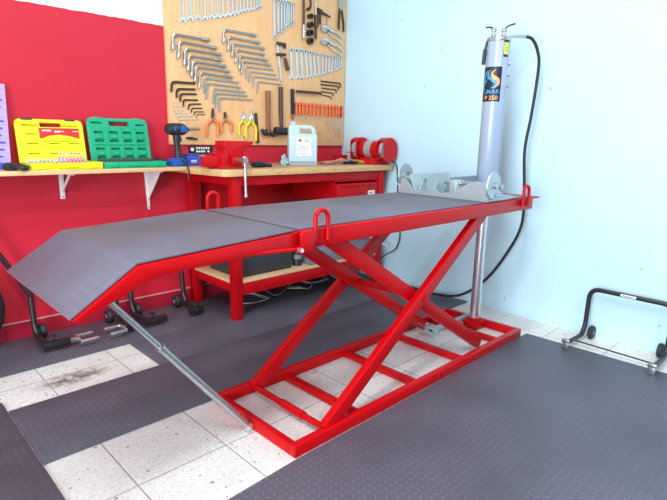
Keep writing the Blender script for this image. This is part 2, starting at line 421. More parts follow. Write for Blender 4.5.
# scissor arms: outer pair rises to the right, inner pair rises to the left
piv = Vector((-1.325, 0, .435))
def arm(y, a, c, name='scissor_arm'):
    o = obj(name, MB().beam((a[0], y, a[1]), (c[0], y, c[1]), .034, .062), 'red', lift); return o
YNO, YNI, YFO, YFI = -1.872, -1.822, -1.405, -1.45
for y in (YNO, YFO): arm(y, (-1.955, .034), (-.875, .80))
arm(YNI, (-1.90, .782), (-.715, .036)); arm(YFI, (-1.90, .782), (-.715, .036))
for y, d in ((YNO, -1), (YFO, 1)):
    obj('pivot_bolt', MB().cyl((-1.352, y+d*.012, .448), (-1.352, y+d*.024, .448), .014, seg=6).cyl((-1.352, y+d*.017, .448), (-1.352, y+d*.020, .448), .021), 'red', lift, label='red bolt head at the scissor crossing')
obj('brace_plate', MB().prism([(-1.36, .445), (-1.335, .452), (-1.31, .425), (-1.335, .418)], YNI+.017, YFI-.017, 'y', .003), 'red', lift)
obj('upper_axle', MB().cyl((-1.885, YNI+.017, .770), (-1.885, YFI-.017, .770), .016), 'red', lift)
obj('roller_axle', MB().cyl((-.90, YNO+.017, .775), (-.90, YFO-.017, .775), .013), 'steel', lift)
for y in (YNO+.03, YFO-.03): obj('roller', MB().lathe([(.012, -.012), (.025, -.012), (.025, .012), (.012, .012)], (-.722, y+(.045 if y < -1.6 else -.045), .036), 'y', 20), 'steel', lift)
# safety latch bar on the floor frame
obj('safety_latch', MB().box((-.80, -1.575, .045), (-.37, -1.545, .063), .003).box((-.80, -1.60, .03), (-.775, -1.52, .07), .003), 'zinc', lift, label='grey steel latch bar')
# platform
PN, PF, PX0, PX1, PT = -1.906, -1.297, -2.12, -.385, .846
b = MB().box((PX0, PN, PT-.062), (PX1, PN+.03, PT), .003).box((PX0, PF-.03, PT-.062), (PX1, PF, PT), .003)
b.box((PX0, PN+.03, PT-.06), (PX0+.03, PF-.03, PT-.004), .002).box((PX1-.03, PN+.03, PT-.06), (PX1, PF-.03, PT-.004), .002)
b.box((PX0+.03, PN+.03, PT-.010), (PX1-.03, PF-.03, PT-.004))
b.box((PX1-.004, PN+.008, PT-.008), (PX1+.105, PF-.008, PT), .002)
for x in (-1.55, -1.0): b.box((x-.02, PN+.03, PT-.05), (x+.02, PF-.03, PT-.010), .002)
plat = obj('platform', b, 'red', lift)
obj('platform_rubber', MB().box((PX0+.004, PN+.017, PT+.0003), (PX1+.02, PF-.017, PT+.006), .002), 'plat', lift, label='black treaded rubber on the platform')
# tie-down loops on the platform sides
def loop(xa, xb, y, h):
    s = 1 if y > -1.6 else -1
    p = [(xa, y, PT-.04), (xa, y+s*.002, PT+h-.038)]
    mx = (xa+xb)/2; r = (xb-xa)/2
    p += [(mx - r*math.cos(t), y, PT+h-r+r*math.sin(t)) for t in [math.pi*k/10 for k in range(0, 11)]]
    p += [(xb, y, PT-.04)]
    obj('tie_down_loop', MB().tube(p, .0085, 10), 'red', lift)
loop(-2.06, -2.0, PN-.009, .066); loop(-.53, -.465, PN-.009, .073); loop(-2.095, -2.045, PF+.009, .070); loop(-.555, -.49, PF+.009, .075)
# hinge plate and latch rod under the near corner
obj('hinge_plate', MB().prism([(-2.130, .838), (-2.120, .848), (-2.06, .848), (-2.075, .776), (-2.125, .776)], PN-.020, PN-.009, 'y', .003), 'red', lift)
obj('hinge_plate', MB().prism([(-2.155, .838), (-2.145, .848), (-2.07, .848), (-2.085, .742), (-2.145, .742)], PF+.009, PF+.020, 'y', .003), 'red', lift)
obj('latch_rod', MB().cyl((-2.38, PN+.012, .797), (-2.10, PN-.006, .787), .007).cyl((-2.135, PN-.012, .787), (-2.135, PN-.006, .787), .009, seg=8), 'red', lift)
obj('hinge_bolt', MB().cyl((-2.133, PN-.028, .787), (-2.133, PN-.004, .787), .008, seg=6), 'chrome', lift, label='chrome bolt end')
# hinged ramp
prof_t = [(-2.128, .846), (-2.668, .818), (-2.838, .707)]
rail = [(-2.128, .844), (-2.668, .816), (-2.838, .705), (-2.828, .698), (-2.643, .772), (-2.60, .781), (-2.128, .794)]
b = MB()
for y in (PN, PF-.03): b.prism(rail, y, y+.03, 'y', .002)
b.prism([(-2.128, .842), (-2.668, .814), (-2.836, .704), (-2.836, .698), (-2.666, .807), (-2.128, .835)], PN+.03, PF-.03)
ramp = obj('ramp', b, 'red', lift)
obj('ramp_rubber', MB().prism([(-2.131, .8465), (-2.668, .8185), (-2.841, .7055), (-2.844, .7095), (-2.6695, .824), (-2.131, .852)], PN+.008, PF-.004, 'y', .001), 'plat', lift, label='black treaded rubber on the ramp')
# telescopic support leg of the ramp
f0 = Vector((-2.15, -1.632, .022)); f1 = Vector((-2.70, -1.632, .712)); j = f0.lerp(f1, .63)
st = obj('support_leg', MB().cyl(f0, j, .0145, seg=16).cyl(j-(f1-f0).normalized()*.012, j, .0165, seg=16), 'steel', lift, label='bright steel telescopic leg under the ramp')
obj('inner_tube', MB().cyl(j, f1, .0105, seg=14), 'steel', st)
obj('foot_block', MB().box((-2.162, -1.65, .004), (-2.134, -1.614, .034), .004), 'chrome', st)
# hydraulic cylinder
cx, cy = -.411, -1.625
cy_o = obj('cylinder', MB().lathe([(.060, .853), (.063, .858), (.063, 1.700), (.061, 1.704)], (cx, cy, 0), 'z', 40), 'cyl', lift, label='tall grey painted cylinder')
obj('end_cap', MB().lathe([(.066, 1.700), (.067, 1.704), (.067, 1.716), (.064, 1.720), (.01, 1.720)], (cx, cy, 0), 'z', 40), 'steel', cy_o)
obj('piston_rod', MB().lathe([(.031, .05), (.031, .80)], (cx-.01, cy, 0), 'z', 28), 'chrome', lift, label='bright steel piston rod below the platform')
obj('rod_mount', MB().box((cx-.06, cy-.05, .004), (cx+.045, cy+.05, .05), .004).lathe([(.042, .05), (.042, .064), (.036, .068)], (cx-.01, cy, 0), 'z', 24), 'red', lift)
for k, (dx, dy) in enumerate(((-.026, .02), (.016, -.02))):
    obj('valve', MB().lathe([(.014, 1.72), (.014, 1.738), (.009, 1.74), (.009, 1.752), (.015, 1.754), (.015, 1.766), (.008, 1.772)], (cx+dx, cy+dy, 0), 'z', 12), 'steel', cy_o)
cr = Vector((.703, -.711, 0))            # along the lever pair
c0 = Vector((cx, cy, 0))
for s in (-1, 1):
    p = [c0+cr*.022*s+Vector((0, 0, 1.758)), c0+cr*.045*s+Vector((0, 0, 1.785)), c0+cr*.085*s+Vector((0, 0, 1.797 if s > 0 else 1.782))]
    if s < 0: p = [c0+cr*-.024+Vector((0, 0, 1.756)), c0+cr*-.045+Vector((0, 0, 1.776)), c0+cr*-.078+Vector((0, 0, 1.774))]
    obj('lever', MB().tube(fillet(p, .012), .0045, 8), 'black', cy_o)
def on(a, z, k=.0635): return Vector((cx + k*math.cos(a), cy + k*math.sin(a), z))
def patch(a0, a1, z0, z1, k=.0636, n=24):
    m_ = MB(); lo = [m_.bm.verts.new(on(a0+(a1-a0)*i/n, z0, k)) for i in range(n+1)]; hi = [m_.bm.verts.new(on(a0+(a1-a0)*i/n, z1, k)) for i in range(n+1)]
    for i in range(n): m_.bm.faces.new((lo[i], lo[i+1], hi[i+1], hi[i]))
    return m_
nm = obj('name_label', patch(R(118), R(238), 1.372, 1.560), 'navy', cy_o, label='dark navy sticker with blue and orange print')
def ribbon(pts, w):
    m_ = MB(); P = spline([(a, z, 0) for a, z in pts], 6); n = len(P); L = []; Rr = []
    for i, p in enumerate(P):
        d = (P[min(i+1, n-1)]-P[max(i-1, 0)]); d = Vector((d.x*.0636, d.y, 0)).normalized(); k = w*math.sin(math.pi*(i+.6)/(n+.2))
        q = Vector((-d.y, d.x, 0)); L.append(m_.bm.verts.new(on(p.x+q.x*k/.0636, p.y+q.y*k, .0641))); Rr.append(m_.bm.verts.new(on(p.x-q.x*k/.0636, p.y-q.y*k, .0641)))
    for i in range(n-1): m_.bm.faces.new((L[i], L[i+1], Rr[i+1], Rr[i]))
    return m_
am = R(196)
obj('emblem', ribbon([(am-.10, 1.548), (am-.42, 1.53), (am-.42, 1.505), (am, 1.487), (am+.30, 1.468), (am+.08, 1.448), (am-.2, 1.446)], .008), 'label_blue', nm)
obj('emblem', ribbon([(am+.22, 1.546), (am-.12, 1.525), (am+.02, 1.505), (am+.42, 1.490), (am+.46, 1.465), (am+.16, 1.445)], .010), 'label_orange', nm)
obj('wing', ribbon([(am-.5, 1.545), (am-.75, 1.52), (am-.95, 1.49), (am-.6, 1.475)], .007), 'label_blue', nm)
obj('wing', ribbon([(am-.45, 1.50), (am-.8, 1.475), (am-1.0, 1.445), (am-.7, 1.44)], .006), 'label_blue', nm)
def ring_text(s, ac, zc, size, mat, sq=1.0): obj('lettering', text_mesh(MB(), s, size, lambda u, v: on(ac + u*sq/.0643, zc + v, .0643)), mat, nm)
ring_text('LMAR', R(191), 1.415, .031, 'label_blue', 1.2)
ring_text('P 350', R(192), 1.381, .033, 'label_orange', 1.05)
ws = obj('warning_label', patch(R(238), R(268), 1.612, 1.70, .0636, 8), 'black', cy_o, label='yellow warning sticker with a dark border')
obj('warning_panel', patch(R(240), R(266), 1.625, 1.688, .0640, 8), 'label_yellow', ws)
for i, z in enumerate((1.66, 1.65, 1.64)): obj('print_line', patch(R(245), R(261), z, z+.004, .0643, 6), 'ink', ws)
lf = R(140)
obj('relief_lever', MB().tube([on(lf, 1.70, .066), on(lf, 1.665, .073), on(lf, 1.655, .075)], .007, 8).tube([on(lf, 1.655, .075), on(lf, 1.575, .079)], .011, 10), 'black_plastic', cy_o)
for z in (1.575, 1.515, 1.455): obj('clip', MB().box((-.006, -.003, -.004), (.012, .003, .004), .001, 2, Matrix.Translation(on(R(292), z, .063)) @ Matrix.Rotation(R(292), 4, 'Z')), 'blue', cy_o)
# air hose from the cap down the wall to the floor
obj('hose_fitting', MB().tube([c0+cr*.05+Vector((0, 0, 1.722)), c0+cr*.075+Vector((.01, .01, 1.733)), Vector((-.27, -1.69, 1.742)), Vector((-.225, -1.69, 1.747))], [.008, .008, .010, .010], 10), 'steel', lift)
hp = [(-.235, -1.69, 1.747), (-.175, -1.71, 1.735), (-.135, -1.73, 1.67), (-.115, -1.735, 1.575), (-.115, -1.72, 1.315), (-.115, -1.70, 1.10), (-.11, -1.72, .855), (-.10, -1.72, .63), (-.085, -1.625, .418), (-.08, -1.492, .218), (-.085, -1.307, .066), (-.085, -1.10, .026), (-.07, -.92, .020), (-.065, -.78, .018), (-.06, -.64, .0175)]
obj('air_hose', MB().tube(spline(hp, 8), .0092, 12), 'rubber', lift, label='black rubber hose looping down beside the wall')
# wheel clamp bolted across the platform
T0 = PT+.0063
wc = obj('wheel_clamp', MB().box((-.875, -1.89, T0), (-.53, -1.335, T0+.007), .002).box((-.875, -1.89, T0+.007), (-.868, -1.335, T0+.022), .001), 'zinc', lift, label='galvanised wheel clamp with two round hand discs')
z_ = T0+.0005
obj('front_plate', MB().prism([(-1.345, z_), (-1.345, z_+.082), (-1.378, z_+.082), (-1.44, z_+.022), (-1.53, z_+.022), (-1.57, z_+.046), (-1.61, z_+.022), (-1.68, z_+.022), (-1.79, z_+.092), (-1.872, z_+.092), (-1.885, z_+.085), (-1.885, z_)], -.880, -.874, 'x', .001, 1), 'zinc', wc)
obj('end_bracket', MB().box((-.874, -1.875, T0+.007), (-.80, -1.80, T0+.092), .004).prism([(-.80, T0+.007), (-.64, T0+.007), (-.80, T0+.085)], -1.875, -1.868, 'y', 0, 1), 'zinc', wc)
obj('end_bracket', MB().box((-.874, -1.352, T0+.007), (-.72, -1.345, T0+.085), .001).prism([(-.72, T0+.007), (-.62, T0+.007), (-.72, T0+.085)], -1.352, -1.345, 'y', 0, 1), 'zinc', wc)
def jaw(y0, s):
    ang = R(-24*s); Mx = Matrix.Translation((-.69, y0, T0+.052)) @ Matrix.Rotation(ang, 4, 'X')
    b = MB().box((-.19 if s > 0 else -.10, -.003, -.040), (.20, .003, .062 if s > 0 else .056), .001, 1, Mx)
    for x in (-.13, .12): b.prism([(-.045+x, -.045), (.045+x, -.045), (x, .03)], y0-s*.03-.003, y0-s*.03+.003, 'y', 0, 1, Matrix.Translation((-.69, 0, T0+.054)))
    obj('jaw', b, 'zinc', wc)
jaw(-1.43, 1); jaw(-1.585, -1)
obj('carriage_block', MB().box((-.845, -1.69, T0+.008), (-.765, -1.645, T0+.092), .004), 'zinc', wc)
obj('screw', MB().cyl((-.805, -1.93, T0+.078), (-.805, -1.60, T0+.078), .0145, seg=14), 'steel', wc)
obj('screw', MB().cyl((-.775, -1.44, T0+.070), (-.775, -1.27, T0+.088), .0125, seg=14), 'steel', wc)
def hand_disc(x, y, z, s):
    d = obj('hand_disc', MB().lathe([(.010, -.006), (.066, -.005), (.068, 0), (.066, .005), (.010, .006)], (x, y, z), 'y', 36), 'zinc', wc)
    obj('disc_hub', MB().lathe([(.016, -.02), (.016, .02)], (x, y, z), 'y', 14), 'steel', d)
hand_disc(-.752, -1.277, T0+.094, 1); hand_disc(-.868, -1.915, T0+.085, -1)
obj('crank_pin', MB().cyl((-.868, -1.928, T0+.035), (-.76, -1.95, T0+.030), .006), 'steel', wc)
obj('crank_pin', MB().cyl((-.84, -1.29, T0+.044), (-.775, -1.25, T0+.050), .006), 'steel', wc)

# ================================================================== workbench
BT, BY, BX0, BX1 = .957, -.60, -1.585, -.035
wb = thing('workbench', 'red steel workbench with a thick wooden worktop in the corner', 'workbench', ((BX0+BX1)/2, -.3, 0))
obj('worktop', MB().prism([(BX0-.02, -.004), (BX1, -.004), (BX1, BY), (BX0+.05, BY), (BX0+.012, BY+.03), (BX0-.02, -.26)], BT-.042, BT, 'z', .003), 'bench_wood', wb, label='thick pale wooden worktop')
LX = (-1.50, -.165); LY = (-.575, -.075)
for x in LX:
    for y in LY: obj('leg', MB().box((x, y, 0.0075 if y > -.5 else .0075), (x+.06, y+.06, BT-.042), .003), 'bench_red', wb)
ap = MB().box((LX[0]+.06, LY[0]+.005, .855), (LX[1], LY[0]+.035, BT-.042), .003)
ap.box((LX[0]+.06, LY[1]+.025, .845), (LX[1], LY[1]+.055, BT-.042), .003)
for x in LX: ap.box((x+.005, LY[0]+.06, .855), (x+.035, LY[1], BT-.042), .003)
obj('apron', ap, 'bench_red', wb)
obj('back_panel', MB().box((LX[0]+.02, -.022, .30), (LX[1]+.04, -.014, .85), .001), 'bench_red', wb)
sf = MB().box((LX[0]+.06, LY[0]+.004, .165), (LX[1], LY[0]+.04, .243), .003).box((LX[0]+.06, LY[1]+.02, .165), (LX[1], LY[1]+.056, .243), .003)
for x in LX: sf.box((x+.004, LY[0]+.06, .19), (x+.04, LY[1], .243), .003)
obj('shelf_rail', sf, 'bench_red', wb)
obj('shelf_board', MB().prism([(LX[0]+.004, -.518), (LX[0]+.064, -.518), (LX[0]+.064, -.572), (LX[1]-.004, -.572), (LX[1]-.004, -.518), (LX[1]+.056, -.518), (LX[1]+.056, -.08), (LX[0]+.004, -.08)], .2435, .258, 'z', .002), 'lower_wood', wb, label='pale wooden lower shelf board')
dr = MB().box((-.64, -.562, .70), (-.632, -.10, .853)).box((-.178, -.562, .70), (-.17, -.10, .853)).box((-.632, -.562, .70), (-.178, -.10, .708)).box((-.632, -.562, .843), (-.178, -.10, .853)).box((-.632, -.11, .708), (-.178, -.102, .843))
obj('drawer_case', dr, 'bench_red', wb)
d = obj('drawer', MB().box((-.624, -.575, .714), (-.186, -.12, .828), .004), 'bench_red', wb)
obj('handle', MB().box((-.60, -.584, .808), (-.21, -.574, .826), .003), 'bench_red', d)
lb = obj('drawer_label', MB().box((-.29, -.5775, .735), (-.215, -.5748, .765)), 'paper', d, label='small white label')
obj('print_line', MB().box((-.284, -.578, .748), (-.226, -.5774, .754)).box((-.284, -.578, .740), (-.246, -.5774, .744)), 'ink', lb)
obj('side_panel', MB().box((-1.44, -.08, .30), (-1.43, -.02, .85)), 'bench_red', wb)

# ------------------------------------------------------------------ wall shelf
SX1 = BX0-.022
sh = thing('wall_shelf', 'long wooden wall shelf on white brackets left of the workbench', 'shelf', (-2.6, -.12, .93))
obj('shelf_board', MB().box((-3.9, -.245, BT-.024), (SX1, -.002, BT), .002), 'shelf_wood', sh, label='pale pine shelf board')
def bracket(x, drop, brace):
    b = MB().box((x-.012, -.012, BT-.024-drop), (x+.012, -.002, BT-.0245), .001) if brace else MB().prism([(x-.02, BT-.0245), (x+.02, BT-.0245), (x+.006, BT-.024-drop), (x-.006, BT-.024-drop)], -.012, -.002, 'y', .001)
    b.box((x-.012, -.20, BT-.034), (x+.012, -.012, BT-.0245), .001)
    if brace: b.beam((x, -.15, BT-.035), (x, -.012, BT-.024-drop*.72), .010, .010, .001)
    else: b.prism([(-.012, BT-.034), (-.19, BT-.034), (-.012, BT-.024-drop*.75)], x-.003, x+.003, 'x')
    p = obj('bracket', b, 'white_metal', sh, label='white triangular shelf bracket' if brace else 'white tapered shelf bracket')
    obj('screw', MB().cyl((x, -.0135, BT-.024-drop+.012), (x, -.011, BT-.024-drop+.012), .005, seg=8), 'steel', p)
bracket(-2.27, .155, True); bracket(-1.765, .255, False)

# ------------------------------------------------------------------ tool cases on the shelf
def tool_case(name, label, mat, x0, w, lidw, lh, kind, rz=0):
    t = thing(name, label, 'tool case', (x0+w/2, -.13, BT))
    zb = BT+.0006
    base = MB()
    yb, yf = -.055, -.243
    base.box((x0, yf, zb), (x0+w, yb, zb+.008), .002)
    for lo, hi in (((x0, yf), (x0+w, yf+.012)), ((x0, yb-.012), (x0+w, yb)), ((x0, yf+.012), (x0+.012, yb-.012)), ((x0+w-.012, yf+.012), (x0+w, yb-.012))):
        base.box((lo[0], lo[1], zb+.002), (hi[0], hi[1], zb+.036), .003)
    base.box((x0+.012, yf+.012, zb+.006), (x0+w-.012, yb-.012, zb+.024))
    for fx in (.16, .84): base.box((x0+w*fx-.022, yf-.004, zb+.006), (x0+w*fx+.022, yf+.002, zb+.03), .002)
    base.box((x0+w*.36, yf-.005, zb+.010), (x0+w*.64, yf+.002, zb+.024), .003)
    obj('base_tray', base, mat, t)
    # lid leans back against the wall; local x-z plane, y forward negative
    lean = R(10)
    Mx = Matrix.Translation((x0, -.052, zb+.026)) @ Matrix.Rotation(-lean, 4, 'X')
    W = lidw; H = lh
    hx0, hx1 = W*.34, W*.68
    if kind == 'yellow':
        pk = [(W*.07, W*.32, H*.86, H*.90), (W*.68, W*.94, H*.86, H*.90)]
        pk += [(W*a, W*(a+.17), H*z, H*(z+.028)) for a, z in ((.12, .66), (.12, .44), (.45, .44), (.76, .44), (.12, .2), (.45, .2), (.76, .2))]
        pk += [(W*.36, W*.93, H*.50, H*.512)]
    else:
        pk = [(W*.05, W*.22, H*.89, H*.935), (W*.80, W*.95, H*.86, H*.905)]
        for c in (.075, .325, .56, .79):
            for z in (.66, .46, .27, .07): pk.append((W*c, W*(c+.15), H*z, H*(z+.062)))
    b = MB().holed((0, W), (0, H), pk, -.026, 0, Mx, [(hx0, hx1, H*.845, H*.96)])
    rim = MB()
    ro = [(0, 0), (W, 0), (W, H*.93), (W-.012, H), (.012, H), (0, H*.93)]
    for (a, z), (a2, z2) in zip(ro, ro[1:]+ro[:1]):
        p0 = Mx @ Vector((a, -.018, z)); p1 = Mx @ Vector((a2, -.018, z2)); b.tube([p0, p1], .0085, 8)
    if kind == 'green':
        for c in (.295, .535, .77): b.box((W*c-.003, -.032, H*.06), (W*c+.003, -.025, H*.80), .001, 1, Mx)
        b.box((W*.05, -.033, H*.395), (W*.95, -.025, H*.415), .001, 1, Mx)
        for c in (.075, .325, .56, .79):
            for z in (.54, .15): b.box((W*(c+.02), -.034, H*z), (W*(c+.13), -.025, H*(z+.10)), .003, 1, Mx)
    lid = obj('lid', b, mat, t)
    for fx in (.16, .82):
        obj('latch', MB().box((W*fx-.028, -.026, H-.004), (W*fx+.028, .004, H+.012), .003, 2, Mx), 'black_plastic' if kind == 'yellow' else mat, lid)
    obj('handle', MB().tube([Mx @ Vector((hx0, -.013, H*.985)), Mx @ Vector((hx1, -.013, H*.985))], .009, 10), mat, lid)
    if kind == 'yellow':
        lab = obj('case_label', MB().prism([(W*.32, H*.575), (W*.35, H*.575), (W*.46, H*.64), (W*.62, H*.67), (W*.80, H*.635), (W*.94, H*.575), (W*.94, H*.825), (W*.32, H*.825)], -.0285, -.0262, 'y', 0, 1, Mx), 'label_red', lid, label='red printed label')
        pl = MB()
        for a, a2, z in ((.55, .70, .745), (.84, .93, .745), (.55, .64, .722)): pl.box((W*a, -.0290, H*z), (W*a2, -.0284, H*(z+.014)), 0, 1, Mx)
        obj('print_line', pl, 'white_ink', lab)
        obj('logo_panel', MB().prism([(W*.355, H*.74), (W*.50, H*.74), (W*.52, H*.785), (W*.355, H*.785)], -.0290, -.0284, 'y', 0, 1, Mx), 'label_orange', lab)
        obj('print_line', MB().box((W*.37, -.0295, H*.752), (W*.49, -.0289, H*.772), 0, 1, Mx), 'white_ink', lab)
    return t
tool_case('tool_case', 'open yellow plastic tool case with a red label inside its lid', 'yellow', -2.475, .355, .325, .225, 'yellow')
tool_case('tool_case', 'open green plastic tool case with moulded pockets in its lid', 'green', -2.112, .365, .345, .245, 'green')
def socket_bit(x, y, z, r, h, mat, label, group, cat='socket', name='socket'):
    single(name, MB().lathe([(r*.8, 0), (r, .002), (r, h*.6), (r*.82, h*.68), (r*.82, h), (r*.45, h), (r*.45, h*.8)], (x, y, z), 'z', 12), mat, label, cat, (x, y, z), group)
z0 = BT+.0306-.006
for i in range(17):
    socket_bit(-2.452+i*.0183, -.095, z0, .0078, .026, 'chrome', 'small chrome socket in the back row of the yellow case', 'chrome sockets in the yellow case')
for i in range(15):
    socket_bit(-2.452+i*.0205, -.135, z0, .0085, .020, 'chrome', 'small chrome socket in the front row of the yellow case', 'chrome sockets in the front row of the yellow case')
for i in range(7):
    x = -2.318+i*.0185
    t = thing('bit_driver', 'slim chrome bit with a pink sleeve standing in the yellow case', 'screwdriver bit', (x, -.165, z0), 'pink sleeved bits in the yellow case')
    obj('sleeve', MB().lathe([(.006, 0), (.0065, .002), (.0065, .034), (.004, .038)], (x, -.165, z0), 'z', 12), 'pink', t, label='pink plastic sleeve')
    obj('shank', MB().lathe([(.003, .038), (.003, .066), (.0015, .068)], (x, -.165, z0), 'z', 8), 'chrome', t)
for i in range(15):
    socket_bit(-2.085+i*.0225, -.10, z0, .0092, .024+.004*(i % 3 == 0), 'black_oxide', 'dark steel socket in the green case', 'dark sockets in the green case')
# lilac sheet and its blue foot at the left edge of the photo
ls = thing('price_board', 'lilac printed board with a blue foot leaning on the wall at the left edge', 'board', (-2.66, -.06, BT))
Mx = Matrix.Translation((-2.52, -.055, BT+.030)) @ Matrix.Rotation(R(-5), 4, 'X') @ Matrix.Rotation(R(2.5), 4, 'Y')
sheet = obj('sheet', MB().box((-.30, -.006, 0), (0, 0, .40), .001, 1, Mx), 'lilac', ls)
g = MB()
for k in range(11): g.box((-.295, -.0068, .015+k*.036), (-.004, -.0058, .0166+k*.036), 0, 1, Mx)
for x in (-.09, -.17, -.25): g.box((x, -.0068, .012), (x+.0012, -.0058, .39), 0, 1, Mx)
obj('ruled_line', g, 'label_blue', sheet)
g = MB()
for k in range(10):
    for x in (-.055, -.135, -.215): g.box((x, -.0068, .026+k*.036), (x+.022+.008*((k*7) % 3), -.0058, .036+k*.036), 0, 1, Mx)
obj('print_mark', g, 'lilac_blue', sheet)
obj('foot', MB().box((-2.83, -.10, BT+.0005), (-2.512, -.045, BT+.032), .003), 'lilac_blue', ls, label='blue foot strip')
# dark glove in front of the yellow case
gm = MB().blob((-2.55, -.20, BT+.0185), (.036, .035, .022), 3, .18)
for k, (dx, dy) in enumerate(((.0, -.035), (.012, -.03), (.02, -.025))): gm.tube(spline([(-2.54+dx*.2, -.205+dy*.4, BT+.022), (-2.525+dx*.7, -.22+dy*.8, BT+.020), (-2.51+dx, -.23+dy, BT+.011)], 5), [.014]*6+[.013]*4+[.010], 10)
single('work_glove', gm, 'rubber', 'black work glove lying in front of the yellow tool case', 'glove', (-2.49, -.19, BT))
# ------------------------------------------------------------------ impact driver, charger
iw = thing('impact_driver', 'blue and black cordless impact driver standing on its battery at the shelf end', 'impact driver', (-1.655, -.17, BT))
Mx = Matrix.Translation((-1.642, -.17, BT+.001)) @ Matrix.Rotation(R(14), 4, 'Z')
def tr(mb): 
    mb.bm.transform(Mx); return mb
obj('battery', tr(MB().box((-.055, -.036, 0), (.050, .036, .040), .006).box((-.04, -.03, .038), (.04, .03, .050), .004)), 'blue', iw)
hd = MB().tube([(.016, 0, .045), (.014, 0, .09), (.008, 0, .135), (.006, 0, .195)], [.027, .021, .020, .024], 14)
obj('handle', tr(hd), 'black_plastic', iw)
hb = obj('motor_housing', tr(MB().lathe([(.018, -.085), (.032, -.078), (.037, -.04), (.037, .03), (.034, .045)], (.018, 0, .225), 'x', 20)), 'black_plastic', iw)
obj('side_panel', tr(MB().box((.013, -.0395, .205), (.066, .0395, .247), .006)), 'blue', iw, label='bright blue housing panel')
obj('side_panel', tr(MB().box((-.042, -.036, .212), (-.002, .036, .24), .006)), 'blue', iw, label='blue rear housing panel')
obj('nose', tr(MB().lathe([(.030, .045), (.026, .062), (.016, .066), (.012, .085), (.006, .085)], (.018, 0, .225), 'x', 18)), 'black_plastic', iw)
obj('trigger', tr(MB().box((.022, -.010, .150), (.04, .010, .182), .004)), 'black_plastic', iw)
obj('wrist_strap', tr(MB().tube(spline([(.020, -.035, .04), (.012, -.07, .015), (.006, -.096, -.02), (.006, -.098, -.055), (.002, -.098, -.085)], 6), .006, 8, True, .5)), 'black', iw, label='black strap hanging over the shelf edge')
single('work_glove', MB().blob((-1.715, -.075, BT+.024), (.028, .03, .026), 9, .25).blob((-1.685, -.07, BT+.018), (.022, .025, .022), 4, .25), 'rubber', 'crumpled black glove between the green case and the impact driver', 'glove', (-1.71, -.075, BT))
ch = thing('battery_charger', 'blue battery charger behind the impact driver on the bench end', 'battery charger', (-1.515, -.12, BT))
obj('housing', MB().box((-1.565, -.165, BT+.0006), (-1.455, -.06, BT+.062), .006), 'blue_box', ch)
obj('terminal_block', MB().box((-1.55, -.15, BT+.062), (-1.475, -.075, BT+.074), .003), 'blue_box', ch)
obj('vent', MB().box((-1.54, -.1665, BT+.022), (-1.50, -.1648, BT+.026)).box((-1.54, -.1665, BT+.032), (-1.50, -.1648, BT+.036)), 'white_ink', ch, label='pale printed lines')
# ------------------------------------------------------------------ wall plates behind the vise
sp = thing('sign_plate', 'small black plate with white print on the red wall behind the vise', 'sign', (-1.375, -.004, 1.03))
obj('plate', MB().box((-1.465, -.007, 1.028), (-1.285, -.0008, 1.078), .001), 'black', sp)
pr_ = MB().lathe([(.013, -.0078), (.013, -.0068)], (-1.44, 0, 1.056), 'y', 16)
for i in range(6): pr_.box((-1.412+i*.018, -.0076, 1.058), (-1.400+i*.018, -.0068, 1.071))
for i in range(4): pr_.box((-1.412+i*.018, -.0076, 1.036), (-1.398+i*.018, -.0068, 1.049))
pr_.lathe([(.008, -.0078), (.008, -.0068)], (-1.318, 0, 1.043), 'y', 12)
obj('print_mark', pr_, 'white_ink', sp)
so = thing('wall_socket', 'pale wall socket low on the red wall behind the vise', 'socket', (-1.385, -.004, .97))
obj('socket_plate', MB().box((-1.42, -.012, .964), (-1.345, -.0008, 1.022), .003), 'grey_plastic', so)
for i, z in enumerate((.98, 1.005)): obj('socket_face', MB().box((-1.408, -.0145, z-.009), (-1.358, -.0115, z+.009), .002), 'white_plastic', so)
# ------------------------------------------------------------------ bench vise
vi = thing('bench_vise', 'red cast bench vise with a steel handle on the front left of the bench', 'vise', (-1.42, -.45, BT))
y0, y1 = -.51, -.40
z = BT+.0006
fixed = MB().prism([(-1.508, z+.140), (-1.508, z+.163), (-1.30, z+.163), (-1.296, z+.150), (-1.325, z+.138), (-1.365, z+.105), (-1.385, z+.06), (-1.39, z+.03), (-1.50, z+.03), (-1.51, z+.075), (-1.50, z+.11), (-1.515, z+.135)], y0, y1, 'y', .005)
obj('jaw_body', fixed, 'vise_red', vi)
obj('vise_base', MB().box((-1.55, y0-.02, z), (-1.385, y1+.02, z+.018), .004).lathe([(.06, .018), (.06, .034)], (-1.455, -.455, z), 'z', 24), 'vise_red', vi)
obj('slide_bar', MB().box((-1.632, -.498, z+.010), (-1.51, -.432, z+.072), .004), 'vise_red', vi)
obj('guide_plate', MB().box((-1.535, y0-.012, z+.004), (-1.492, y1+.012, z+.092), .004), 'vise_red', vi)
obj('screw_boss', MB().box((-1.475, y0-.03, z+.020), (-1.40, y0, z+.072), .006), 'vise_red', vi)
obj('screw', MB().cyl((-1.442, y0-.028, z+.052), (-1.442, y0-.085, z+.052), .013, seg=16).cyl((-1.442, y0-.085, z+.052), (-1.442, y0-.120, z+.052), .018, seg=16), 'steel', vi, label='steel vise screw')
hx, hy = -1.442, y0-.108
obj('handle', MB().cyl((hx, hy, z+.066), (hx+.004, hy, z-.150), .0075, seg=12).cyl((hx, hy, z+.062), (hx, hy, z+.074), .012, seg=12).cyl((hx+.004, hy, z-.150), (hx+.004, hy, z-.164), .011, seg=12), 'chrome', vi, label='bright steel vise handle hanging down')
gl = MB().blob((-1.235, -.47, BT+.018), (.055, .03, .020), 5, .25)
